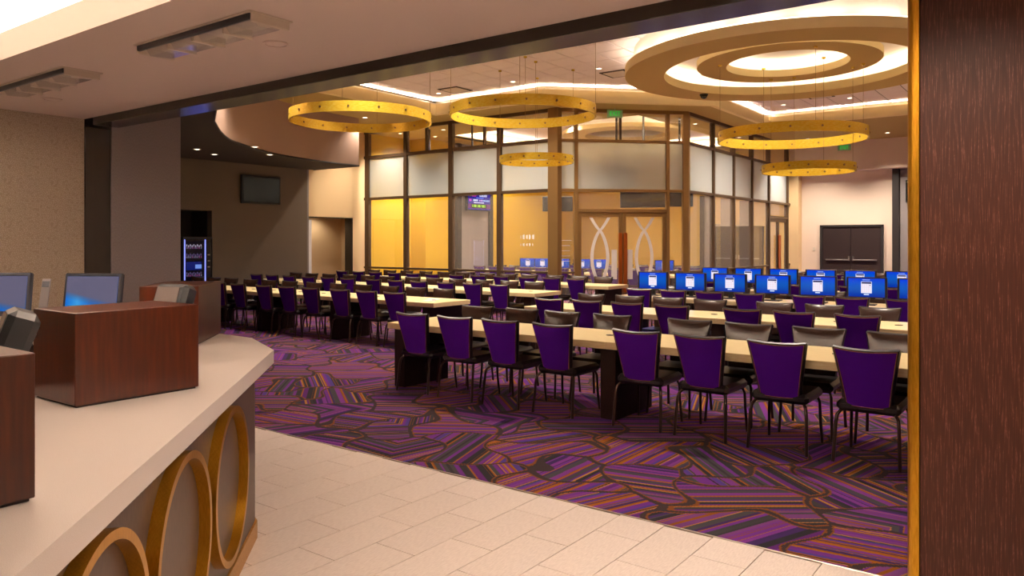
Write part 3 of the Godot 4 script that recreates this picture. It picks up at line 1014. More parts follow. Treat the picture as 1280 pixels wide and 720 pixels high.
	var pi := thing("trim_6", "grey panelled pilaster with dark edges in the glass room", "pilaster", Vector3(-16.9, 0, -20.55), 0, "", "structure")
	bpart("panel", Vector3(0.02, 2.5, 0), Vector3(0.14, 5.0, 1.5), "weave_grey", pi, 0.004)
	for z in [-0.87, 0.87]:
		bpart("edge", Vector3(0.05, 2.5, z), Vector3(0.2, 5.0, 0.2), "charcoal", pi, 0.006)
	var rc := thing("ceiling_room", "beige ceiling with lit tray inside the glass room", "ceiling", Vector3.ZERO, 0, "", "structure")
	var a := Vector2(-16.0, -18.2)
	var b := Vector2(-9.3, -26.3)
	part("soffit", prism_mesh([Vector2(-17.7, -16), Vector2(-10.494, -16), Vector2(-8.3, -18.2), Vector2(-17.7, -18.2)], SOFF, SOFF + 0.05), "soffit", rc)
	part("soffit", prism_mesh([Vector2(-17.7, -18.2), a, Vector2(a.x, b.y), Vector2(-17.7, b.y)], SOFF, SOFF + 0.05), "soffit", rc)
	part("soffit", prism_mesh([Vector2(b.x, -18.2), Vector2(-8.3, -18.2), Vector2(-8.06, -18.43), Vector2(-8.06, b.y), b], SOFF, SOFF + 0.05), "soffit", rc)
	part("soffit", prism_mesh([Vector2(-17.7, b.y), Vector2(-8.06, b.y), Vector2(-8.06, BACK), Vector2(-17.7, BACK)], SOFF, SOFF + 0.05), "soffit", rc)
	part("tray_top", prism_mesh([a, Vector2(b.x, a.y), b, Vector2(a.x, b.y)], 5.4, 5.45), "acoustic", rc)
	fascia(rc, "fascia", [a, Vector2(b.x, a.y), b, Vector2(a.x, b.y)], SOFF, 5.42, 0.06, "soffit_fascia")
	var led := [a, Vector2(b.x, a.y), b, Vector2(a.x, b.y)]
	for i in 4:
		var u: Vector2 = led[i]
		var v: Vector2 = led[(i + 1) % 4]
		var inw := ((a + b) * 0.5 - (u + v) * 0.5).normalized() * 0.06
		var mid := (u + v) * 0.5 + inw
		var d := v - u
		var o := solo("cove_light", "warm light strip along the glass room ceiling tray", "light", box_mesh(Vector3(d.length() - 0.2, 0.03, 0.03)), "led_hall", Vector3(mid.x, 5.1, mid.y), atan2(-d.y, d.x), "glass room tray light strips")
		area_light_along(Vector3(0, 0.03, 0), Vector3.UP, Vector3.RIGHT, Vector2(d.length() - 0.2, 0.03), COVE, E_TRAY * 0.3, o)
	var ring := thing("ceiling_room_ring", "round plaster ring on the glass room ceiling", "ceiling", Vector3(-11.3, 0, -21.2), 0, "", "structure")
	part("outer_ring", ring_mesh(1.25, 1.95, 4.98, 5.1, 64), "soffit_fascia", ring)
	part("collar", ring_mesh(1.6, 1.65, 5.1, 5.4, 64), "tray_white", ring)
	for p in [[-16.8, -16.9], [-15.2, -17.1], [-13.4, -17.2], [-11.6, -17.2], [-16.4, -18.05], [-16.45, -22.0], [-14.2, -20.2], [-12.2, -19.2], [-10.0, -19.0], [-14.2, -24.0], [-11.0, -24.5], [-8.7, -20.5], [-8.7, -24.0]]:
		var inside: bool = p[0] > a.x and p[0] < b.x and p[1] < a.y and p[1] > b.y
		downlight(Vector3(p[0], 5.4 if inside else SOFF, p[1]), "recessed lamp in the glass room ceiling", "glass room lamps", E_HALL_SPOT * 1.15)
	# dark displays inside the glass room
	for q in [[-9.72, 3.38, -17.75, 1.15, 0.6, 0.5, "dark hanging display blurred behind the frosted band above the doors"], [-15.5, 3.5, -16.75, 1.35, 0.85, 0.0, "hanging display behind the frosted band, nearer the beige wall"], [-13.85, 3.5, -16.75, 1.65, 0.85, 0.0, "wide hanging display behind the frosted band, nearer the corner post"],
		[-11.76, 2.74, -18.05, 0.85, 0.42, 0.55, "dark display beside the tall corner post inside the glass room"], [-9.82, 2.87, -19.5, 1.3, 0.46, 0.45, "wide dark display above the entrance doors inside the glass room"], [-8.62, 2.84, -19.25, 0.72, 0.44, 0.42, "small dark display inside the glass room at the end of the entrance wall"]]:
		hanging_display(Vector3(q[0], q[1], q[2]), q[3], q[4], q[5], q[6], "screen_off")
	var bd := thing("bingo_display", "lit blue and green number board display on the grey pilaster", "display", Vector3(-16.66, 3.07, -20.55), PI / 2)
	bpart("housing", Vector3(0, 0, 0), Vector3(1.3, 0.66, 0.1), "black_plastic", bd, 0.01)
	part("screen", quad_mesh(1.22, 0.58), "screen_board", bd, Vector3(0, 0, 0.052))
	bpart("bracket", Vector3(0, 0, -0.1), Vector3(0.3, 0.3, 0.12), "charcoal", bd, 0.01)

func hanging_display(at: Vector3, w: float, h: float, turn: float, label: String, m: String) -> void:
	var t := thing("hanging_display", label, "display", at, turn)
	bpart("housing", Vector3.ZERO, Vector3(w, h, 0.08), "black_plastic", t, 0.01)
	part("screen", quad_mesh(w - 0.06, h - 0.06), m, t, Vector3(0, 0, 0.042))
	part("pole", tube_mesh([Vector3(0, h * 0.3, -0.06), Vector3(0, (5.4 if at.z < -18.25 and at.x < -9.35 else 5.02) - at.y, -0.06)], 0.03, 8), "charcoal", t)
	bpart("bracket", Vector3(0, 0.05, -0.06), Vector3(0.25, 0.25, 0.05), "charcoal", t, 0.005)

func glass_door(called: String, label: String, a: Vector2, b: Vector2, s0: float, s1: float, top: float, loops: bool) -> void:
	var d := b - a
	var t := thing(called, label, "door", Vector3(a.x, 0, a.y), atan2(-d.y, d.x), "", "structure")
	var mid := (s0 + s1) * 0.5
	for k in 2:
		var x0 := s0 if k == 0 else mid + 0.005
		var x1 := mid - 0.005 if k == 0 else s1
		var xm := (x0 + x1) * 0.5
		var w := x1 - x0
		var leaf := Node3D.new()
		leaf.name = "leaf"
		t.add_child(leaf, true)
		leaf.position = Vector3(xm, 0, 0)
		var st := tool()
		for s in [-1.0, 1.0]:
			add_box(st, Vector3(s * (w * 0.5 - 0.045), top * 0.5, 0), Vector3(0.09, top, 0.06), 0.005)
		add_box(st, Vector3(0, top - 0.05, 0), Vector3(w - 0.18, 0.1, 0.06), 0.004)
		add_box(st, Vector3(0, 0.08, 0), Vector3(w - 0.18, 0.16, 0.06), 0.004)
		part("door_frame", st.commit(), "mullion_light" if loops else "mullion", leaf)
		bpart("pane", Vector3(0, top * 0.5 + 0.03, 0), Vector3(w - 0.16, top - 0.24, 0.004), "clear_glass", leaf)
		var hs := 1.0 if k == 0 else -1.0
		bpart("pull_handle", Vector3(hs * (w * 0.5 - 0.06), 1.15, 0.075), Vector3(0.1, 1.5, 0.03), "copper_handle", leaf, 0.01)
		if loops:
			for sg in [-1.0, 1.0]:
				var pts := []
				for i in 45:
					var v := 0.19 + 2.10 * i / 44.0
					# two strands that cross twice and swell between
					var off := 0.0
					if v > 1.96:
						off = -sg * 0.24 * pow((v - 1.96) / 0.34, 0.8)
					elif v > 0.6:
						off = sg * 0.205 * pow(sin(PI * (1.96 - v) / 1.36), 0.75)
					else:
						off = -sg * 0.2 * pow((0.6 - v) / 0.5, 0.8)
					pts.append([off, v])
				var band := tool()
				for i in pts.size() - 1:
					var p: Array = pts[i]
					var q: Array = pts[i + 1]
					var hw := 0.042
					face(band, [Vector3(p[0] - hw, p[1], 0.006), Vector3(p[0] + hw, p[1], 0.006), Vector3(q[0] + hw, q[1], 0.006), Vector3(q[0] - hw, q[1], 0.006)], Vector3.BACK)
					face(band, [Vector3(p[0] - hw, p[1], 0.003), Vector3(p[0] + hw, p[1], 0.003), Vector3(q[0] + hw, q[1], 0.003), Vector3(q[0] - hw, q[1], 0.003)], Vector3.FORWARD)
				part("frosted_loop", band.commit(), "frost_print", leaf)
			bpart("frosted_plate", Vector3(hs * (w * 0.5 - 0.2), 1.1, 0.006), Vector3(0.14, 0.75, 0.004), "frost_print", leaf)

# ------------------------------------------------------------------ reception counter
const CH := 1.05

func make_counter() -> void:
	var u := Vector2(-1, -1).normalized()     # along the counter, away from the viewer
	var n := Vector2(1, -1).normalized()      # out of its front
	var e0 := Vector2(-3.751, -2.742)
	var near := e0 - u * 5.6
	var t := thing("reception_counter", "long angled reception counter with pale stone top and gold rings", "counter")
	var top := [near, e0, Vector2(-4.333, -2.999), Vector2(-4.736, -3.014), Vector2(-5.25, -2.92), e0 - n * 0.92 + u * 0.55, near - n * 0.92]
	part("worktop", prism_mesh(top, CH - 0.075, CH), "quartz", t)
	var f0 := Vector2(-3.739, -2.607)
	var fn := f0 - u * 5.4
	var body := [fn, f0, f0 + Vector2(-0.5, -0.2), f0 - n * 0.75 + u * 0.5, fn - n * 0.75]
	part("front_panel", prism_mesh(body, 0.1, CH - 0.075), "panel_brown", t)
	var kick := [fn + n * 0.012, f0 + n * 0.012 + u * 0.01, f0 + Vector2(-0.51, -0.215), f0 - n * 0.76 + u * 0.5, fn - n * 0.76]
	part("kick_plate", prism_mesh(kick, 0.0, 0.1), "kick_gold", t)
	var R := 0.362
	for k in 5:
		var c2 := f0 - u * (0.77 + 0.79 * k)
		var o := part("gold_ring", ring_mesh(R - 0.03, R, 0.0, 0.045, 72), "bronze", t, Vector3(c2.x, 0.545, c2.y))
		o.basis = Basis(Vector3(u.x, 0, u.y), Vector3(n.x, 0, n.y), Vector3(u.x, 0, u.y).cross(Vector3(n.x, 0, n.y)))
	# wooden screens standing on the worktop
	privacy_box(Vector3(-3.218, CH, -1.585), Vector3(0.365, 0.36, 0.505), 0.0, "reddish wood privacy box in the middle of the counter")
	privacy_box(Vector3(-2.218, CH, -0.55), Vector3(0.365, 0.36, 0.505), 0.0, "reddish wood privacy box at the near stretch of the counter, furthest from the hall")
	var cc := Vector2(-4.30, -2.6) + u * 0.3 - n * 0.17
	privacy_box(Vector3(cc.x, CH, cc.y), Vector3(0.6, 0.36, 0.34), atan2(-u.y, u.x), "reddish wood privacy box at the counter tip by the hall carpet")
	# payment terminals between the boxes
	terminal(Vector3(-2.955, CH, -1.065), -0.3, "black payment terminal beside the middle privacy box, its back to the hall")
	terminal(Vector3(-3.92, CH, -2.2), 0.3, "grey payment terminal between the middle and the tip privacy box")
	# back counter with monitors
	var bc := thing("back_counter", "dark back counter below the papered lobby wall", "counter", Vector3(-8.15, 0, -0.9))
	bpart("worktop", Vector3(0, 0.88, 0), Vector3(0.85, 0.05, 5.4), "quartz", bc, 0.006)
	bpart("cabinet", Vector3(-0.03, 0.43, 0), Vector3(0.76, 0.85, 5.3), "support_wood", bc, 0.004)
	desk_monitor(Vector3(-6.92, 0.905, -3.18), 0.53, 0.34, 0.55, "wide desk monitor with blue wave picture nearest the hall")
	desk_monitor(Vector3(-7.2, 0.905, -2.5), 0.62, 0.36, 0.75, "wide desk monitor with blue wave picture beside the leaflet stand")
	var ls := thing("leaflet_stand", "slim white printed leaflet leaning between the desk monitors", "leaflet", Vector3(-7.08, 0.905, -2.86), 0.7)
	var lp := bpart("sheet", Vector3(0, 0.29, 0), Vector3(0.07, 0.34, 0.01), "leaflet_paper", ls)
	lp.rotation.x = -0.25
	var lb := bpart("printed_block", Vector3(0, 0.41, -0.026), Vector3(0.055, 0.05, 0.012), "grey_plastic", ls)
	lb.rotation.x = -0.25
	bpart("foot", Vector3(0, 0.06, 0.02), Vector3(0.11, 0.12, 0.08), "grey_plastic", ls, 0.004)
	var dk := thing("desk_run", "dark desk between the counter and the lobby wall", "desk", Vector3(-7.2, 0, -2.7))
	bpart("worktop", Vector3(0, 0.88, 0), Vector3(1.0, 0.05, 2.0), "quartz", dk, 0.004)
	bpart("cabinet", Vector3(0, 0.43, 0), Vector3(0.9, 0.85, 1.9), "support_wood", dk, 0.004)
	var pr := thing("receipt_printer", "pale receipt printer below the desk monitor", "printer", Vector3(-6.85, 0.905, -2.32), 0.6)
	bpart("body", Vector3(0, 0.07, 0), Vector3(0.3, 0.14, 0.2), "vent", pr, 0.02)
	bpart("slot", Vector3(0, 0.142, 0.03), Vector3(0.2, 0.006, 0.02), "charcoal", pr)

func privacy_box(at: Vector3, s: Vector3, turn: float, label: String) -> void:
	var t := thing("privacy_box", label, "box", at, turn, "wooden counter boxes")
	bpart("plinth", Vector3(0, 0.004, 0), Vector3(s.x - 0.02, 0.008, s.z - 0.02), "charcoal", t)
	bpart("body", Vector3(0, 0.008 + (s.y - 0.008) * 0.5, 0), Vector3(s.x, s.y - 0.008, s.z), "box_wood", t, 0.0025)

func terminal(at: Vector3, turn: float, label: String) -> void:
	var t := thing("payment_terminal", label, "terminal", at, turn)
	part("foot", disc_mesh(0.055, 0.02, 20), "charcoal", t)
	part("neck", tube_mesh([Vector3(0, 0.02, -0.02), Vector3(0, 0.26, -0.03)], 0.025, 10), "charcoal", t)
	var h := Node3D.new()
	h.name = "head"
	t.add_child(h, true)
	h.position = Vector3(0, 0.318, 0)
	h.rotation.x = -0.35
	bpart("housing", Vector3(0, 0, -0.035), Vector3(0.22, 0.18, 0.1), "terminal_body", h, 0.022)
	bpart("display", Vector3(-0.008, 0.008, 0.016), Vector3(0.15, 0.115, 0.004), "terminal_screen_reflection", h)
	for k in 4:
		bpart("vent_slot", Vector3(0.06, 0.05 - 0.03 * k, -0.086), Vector3(0.05, 0.008, 0.004), "black_plastic", h)

func desk_monitor(at: Vector3, w: float, h: float, turn: float, label: String) -> void:
	var t := thing("desk_monitor", label, "monitor", at, turn, "desk monitors in the lobby")
	bpart("stand_base", Vector3(0, 0.01, 0), Vector3(0.24, 0.02, 0.18), "grey_plastic", t, 0.005)
	bpart("stand_neck", Vector3(0, 0.12, -0.03), Vector3(0.06, 0.24, 0.03), "grey_plastic", t, 0.004)
	var p := Node3D.new()
	p.name = "panel"
	t.add_child(p, true)
	p.position = Vector3(0, 0.16 + h * 0.5, 0)
	p.rotation.x = -0.14
	bpart("bezel", Vector3(0, 0, -0.02), Vector3(w, h, 0.05), "grey_plastic", p, 0.012)
	part("screen", quad_mesh(w - 0.06, h - 0.07), "screen_desk", p, Vector3(0, 0.005, 0.0055))

# ------------------------------------------------------------------ tables, chairs, monitors
const TH := 0.74
const TDEP := 0.88
var chair0: Node3D
var first_chair := true

func grid_face(st: SurfaceTool, f: Callable, nu: int, nv: int, out: Vector3) -> void:
	# f(u, v) gives a point, u and v from 0 to 1
	for i in nu:
		for j in nv:
			var p := []
			var nn := []
			for q in [[0, 0], [1, 0], [1, 1], [0, 1]]:
				var u := float(i + q[0]) / nu
				var v := float(j + q[1]) / nv
				var a: Vector3 = f.call(u, v)
				var du: Vector3 = f.call(u + 0.01, v) - f.call(u - 0.01, v)
				var dv: Vector3 = f.call(u, v + 0.01) - f.call(u, v - 0.01)
				var n := du.cross(dv).normalized()
				nn.append(n if n.dot(out) > 0 else -n)
				p.append(a)
			face3(st, p, nn)

# the curved sheet of the backrest: u across, v up, dz behind its middle, ins the inset from its rim
func back_at(u: float, v: float, dz: float, ins: float) -> Vector3:
	var y0 := 0.422 + ins
	var y1 := 0.882 - ins
	var s := (u - 0.5) * 2.0
	var y := lerpf(y0, y1, v)
	var k := clampf((y - 0.405) / 0.477, -0.1, 1.1)
	var hw := lerpf(0.154, 0.231, pow(maxf(k, 0.0), 1.15)) - ins
	y -= 0.014 * (1.0 - s * s) * v
	var z := 0.222 + 0.10 * k + dz - 0.03 * s * s
	return Vector3(s * hw, y, z)

func make_chair() -> Node3D:
	var t := thing("dining_chair", "", "chair")
	var st := tool()
	add_box(st, Vector3(0, 0.425, -0.005), Vector3(0.455, 0.085, 0.47), 0.028)
	part("seat", st.commit(), "black_leather", t)
	st = tool()
	var front := func(u: float, v: float) -> Vector3:
		var s := (u - 0.5) * 2.0
		return back_at(u, v, -0.03 - 0.022 * (1.0 - s * s * s * s) * (1.0 - pow(2.0 * v - 1.0, 6.0)), 0.0)
	var rear := func(u: float, v: float) -> Vector3: return back_at(u, v, 0.012, 0.0)
	grid_face(st, rear, 6, 4, Vector3.BACK)
	for e in 4:
		var edge := func(u: float, v: float) -> Vector3:
			var dz := lerpf(-0.03, 0.012, v)
			var out := 0.012 * sin(PI * clampf(v, 0, 1))
			if e == 0:
				return back_at(u, 1.0, dz, 0.0) + Vector3(0, out, 0)
			if e == 1:
				return back_at(u, 0.0, dz, 0.0) - Vector3(0, out, 0)
			if e == 2:
				return back_at(0.0, u, dz, 0.0) - Vector3(out, 0, 0)
			return back_at(1.0, u, dz, 0.0) + Vector3(out, 0, 0)
		grid_face(st, edge, 6, 3, [Vector3.UP, Vector3.DOWN, Vector3.LEFT, Vector3.RIGHT][e])
	var b := part("backrest", st.commit(), "black_leather", t)
	st = tool()
	grid_face(st, front, 10, 8, Vector3.FORWARD)
	var fc := part("front_cushion", st.commit(), "brown_leather", b)
	fc.set_meta("label", "brown leather cushion on the front of the backrest")
	st = tool()
	var pan := func(u: float, v: float) -> Vector3: return back_at(u, v, 0.019, 0.012)
	grid_face(st, pan, 6, 5, Vector3.BACK)
	var bp := part("back_panel", st.commit(), "purple_fabric", b)
	bp.set_meta("label", "purple fabric panel on the rear of the backrest")
	var loop := []
	for k in 8:
		loop.append(back_at(0.0, k / 8.0, 0.017, 0.011))
	for k in 8:
		loop.append(back_at(k / 8.0, 1.0, 0.017, 0.011))
	for k in 8:
		loop.append(back_at(1.0, 1.0 - k / 8.0, 0.017, 0.011))
	for k in 8:
		loop.append(back_at(1.0 - k / 8.0, 0.0, 0.017, 0.011))
	part("piping", tube_mesh(loop, 0.0035, 5, true), "piping", b)
	for s in [-1.0, 1.0]:
		part("leg", tube_mesh([Vector3(s * 0.16, 0.39, 0.15), Vector3(s * 0.195, 0.385, 0.205), Vector3(s * 0.213, 0.355, 0.236), Vector3(s * 0.22, 0.30, 0.25), Vector3(s * 0.232, 0.0, 0.285)], 0.0135, 8), "leg_metal", t)
		part("leg", tube_mesh([Vector3(s * 0.16, 0.39, -0.15), Vector3(s * 0.195, 0.385, -0.185), Vector3(s * 0.208, 0.345, -0.2), Vector3(s * 0.212, 0.2, -0.205), Vector3(s * 0.22, 0.0, -0.23)], 0.0125, 8), "leg_metal", t)
	return t

func place_chair(at: Vector3, turn: float, label: String, group: String) -> void:
	var r: Node3D = chair0
	if first_chair:
		first_chair = false
	else:
		r = chair0.duplicate()
		r.name = numbered("dining_chair")
		add_child(r)
	r.position = at
	r.rotation.y = turn
	tag(r, label, "chair", group)

# front edge z, list of table stretches in x, list of supports in x, list of chair centres in x
func table_row(z: float, x0: float, x1: float, joints: Array, supports: Array, seats: Array, label: String, where: String, chairs_near := true, chairs_far := true, grommets := true) -> void:
	var t := thing("long_table", label, "table", Vector3(0, 0, z), 0, "long beige bingo tables")
	var cuts := [x0]
	cuts.append_array(joints)
	cuts.append(x1)
	for i in cuts.size() - 1:
		bpart("tabletop", Vector3((cuts[i] + cuts[i + 1]) * 0.5, TH - 0.035, -TDEP * 0.5), Vector3(absf(cuts[i + 1] - cuts[i]) - 0.003, 0.07, TDEP), "maple", t, 0.004)
	for s in supports:
		bpart("support", Vector3(s, 0.335, -TDEP * 0.5), Vector3(0.165, 0.67, TDEP - 0.12), "support_wood", t, 0.004)
	for i in seats.size():
		if grommets and i % 1 == 0:
			var gr := part("grommet", ring_mesh(0.012, 0.042, 0, 0.006, 16), "grommet", t, Vector3(seats[i] + 0.3, TH, -0.46))
			gr.scale = Vector3(1, 1, 0.8)
	for i in seats.size():
		var nth: String = ORD[i] if i < ORD.size() else "end"
		var jit := rng.randf_range(-0.012, 0.012)
		if chairs_near and seen(Vector3(seats[i], 0.7, z + 0.1), 30.0):
			place_chair(Vector3(seats[i] + jit - 0.02, 0, z - 0.172 + rng.randf_range(-0.006, 0.012)), rng.randf_range(-0.035, 0.035), "purple-backed chair %s from the aisle, lobby side of %s" % [nth, where], "chairs on the lobby side of %s" % where)
		if chairs_far and seen(Vector3(seats[i], 0.7, z - 1.1), 30.0):
			place_chair(Vector3(seats[i] - jit, 0, z - TDEP + 0.13 - rng.randf_range(0.0, 0.04)), PI + rng.randf_range(-0.04, 0.04), "brown leather chair %s from the aisle, far side of %s" % [nth, where], "chairs on the far side of %s" % where)

func bingo_monitor(at: Vector3, turn: float, label: String, group: String, lit := true) -> void:
	var t := thing("bingo_monitor", label, "monitor", at, turn, group)
	bpart("stand_base", Vector3(0, 0.008, 0.0), Vector3(0.26, 0.016, 0.2), "black_plastic", t, 0.004)
	bpart("stand_neck", Vector3(0, 0.08, -0.03), Vector3(0.07, 0.15, 0.03), "black_plastic", t, 0.004)
	var b := bpart("bezel", Vector3(0, 0.25, 0), Vector3(0.555, 0.325, 0.045), "black_plastic", t, 0.008)
	part("screen", quad_mesh(0.495, 0.275), "screen_bingo", b, Vector3(0, 0.008, 0.0215))
	bpart("button_strip", Vector3(0.17, -0.146, 0.0225), Vector3(0.1, 0.012, 0.004), "steel", b)
	if lit:
		area_light(Vector3(0, 0.26, 0.06), Vector3.BACK, Vector2(0.49, 0.27), Color(0.1, 0.25, 1.0), 0.06, t)

func make_tables_and_chairs() -> void:
	chair0 = make_chair()
	# seats of a table in the monitor block, from the aisle
	var seats := [-5.93, -5.295, -4.695, -4.06, -3.165, -2.56, -1.905, -1.255, -0.35, 0.25]
	var zr := [-6.275, -9.01, -11.76, -14.52, -17.3, -20.0]
	for i in 6:
		var where := "the %s monitor-block table" % ORD[i]
		var n: int = [8, 7, 7, 7, 5, 5][i]
		var shift := 0.0
		table_row(zr[i], -6.45, 0.9, [-3.56, -0.76], [-6.31, -3.56, -0.76], seats.slice(0, n).map(func(v): return v + shift), "long beige table, %s from the lobby in the block with monitors" % ORD[i], where, true, true, i < 2)
	for k in 7:
		var x := -5.97 + 0.693 * k
		bingo_monitor(Vector3(x, TH, zr[2] - 0.47), 0.05, "blue lit bingo monitor, %s from the aisle on the third monitor-block table" % ORD[k], "monitors on the third monitor-block table")
		bingo_monitor(Vector3(x, TH, zr[3] - 0.56), 0.05, "blue lit bingo monitor, %s from the aisle on the fourth monitor-block table" % ORD[k], "monitors on the fourth monitor-block table")
	# block beside the brown wall
	var ls := [-8.60, -9.245, -9.9, -10.625, -11.29, -11.955, -12.755, -13.41, -14.06, -14.77, -15.42, -16.05]
	var zl := [-8.65, -11.36, -14.07]
	for i in 3:
		var where := "the %s wall-block table" % ORD[i]
		table_row(zl[i], -16.6, -7.89, [-14.45, -12.35, -10.27], [-16.42, -14.425, -12.36, -10.26, -8.1], ls, "long beige table, %s from the lobby in the block by the brown wall" % ORD[i], where, true, true, i < 2)
	# tables inside the glass room
	var gs := [-9.5, -10.12, -10.74, -11.36, -11.98, -12.53, -13.3, -13.9, -14.52, -15.14, -15.74]
	table_row(-19.6, -16.4, -8.9, [-12.9], [-16.2, -12.9, -9.1], gs, "long beige table inside the glass room nearest the entrance doors", "the first glass-room table", true, true, false)
	table_row(-22.6, -16.4, -8.9, [-12.9], [-16.2, -12.9, -9.1], gs, "long beige table deep inside the glass room", "the second glass-room table", true, true, false)
	for k in 6:
		bingo_monitor(Vector3([-9.46, -11.6, -12.2, -12.95, -13.66, -14.23][k], TH, -20.1), 0.35, "blue lit bingo monitor inside the glass room, %s from its side glass wall" % ORD[k], "monitors inside the glass room", false)
	# papers left on the first wall-block table
	for q in [[-8.25, -8.95, 0.3, "loose white paper sheet near the aisle end of the first wall-block table"], [-8.42, -9.22, 0.4, "folded white paper beside the loose sheet on the first wall-block table"]]:
		solo("paper_sheet", q[3], "paper", box_mesh(Vector3(0.2, 0.004, 0.14)), "paper", Vector3(q[0], TH + 0.002, q[1]), q[2])

# ------------------------------------------------------------------ ring chandeliers
func make_chandeliers() -> void:
	var rings := [
		[Vector3(-11.08, 4.06, -10.09), 1.35, 0.185, TILE_Y, "large gold ring pendant in front of the curved mauve face"],
		[Vector3(-8.21, 4.06, -11.43), 1.35, 0.185, TILE_Y, "large gold ring pendant above the wide corner post"],
		[Vector3(-4.35, 3.68, -14.78), 1.35, 0.185, 5.04, "large gold ring pendant under the round ceiling feature"],
		[Vector3(-9.46, 3.46, -13.68), 0.81, 0.15, TILE_Y, "small gold ring pendant beside the wide corner post"],
		[Vector3(-4.17, 3.09, -15.25), 0.86, 0.15, 5.04, "small gold ring pendant below the large ring of the round feature"]]
	for r in rings:
		var c: Vector3 = r[0]
		var rad: float = r[1]
		var hh: float = r[2]
		var t := thing("ring_pendant", r[4], "pendant light", c, 0, "gold ring pendants")
		part("band", lathe_mesh([Vector2(rad - 0.03, -hh * 0.5), Vector2(rad, -hh * 0.5), Vector2(rad, hh * 0.5), Vector2(rad - 0.03, hh * 0.5)], 80, true), "gold", t)
		for k in 16:
			var a := TAU * (k + 0.3) / 16
			var e := Vector3(cos(a), 0, sin(a))
			for sg in [-1.0, 1.0]:
				var o := part("stud", disc_mesh(0.02, 0.012, 10), "stud", t, e * (rad + 0.0 if sg > 0 else rad - 0.03))
				o.basis = Basis(Vector3(-e.z, 0, e.x), e * sg, Vector3(-e.z, 0, e.x).cross(e * sg))
		for k in 4:
			var a := TAU * (k + 0.5) / 4 + 0.2
			var e := Vector3(cos(a), 0, sin(a)) * (rad - 0.015)
			part("cable", tube_mesh([e + Vector3(0, hh * 0.5, 0), Vector3(e.x, r[3] - c.y, e.z)], 0.004, 5), "cable", t)
			part("canopy", disc_mesh(0.035, 0.03, 12), "gold", t, Vector3(e.x, r[3] - c.y - 0.03, e.z))

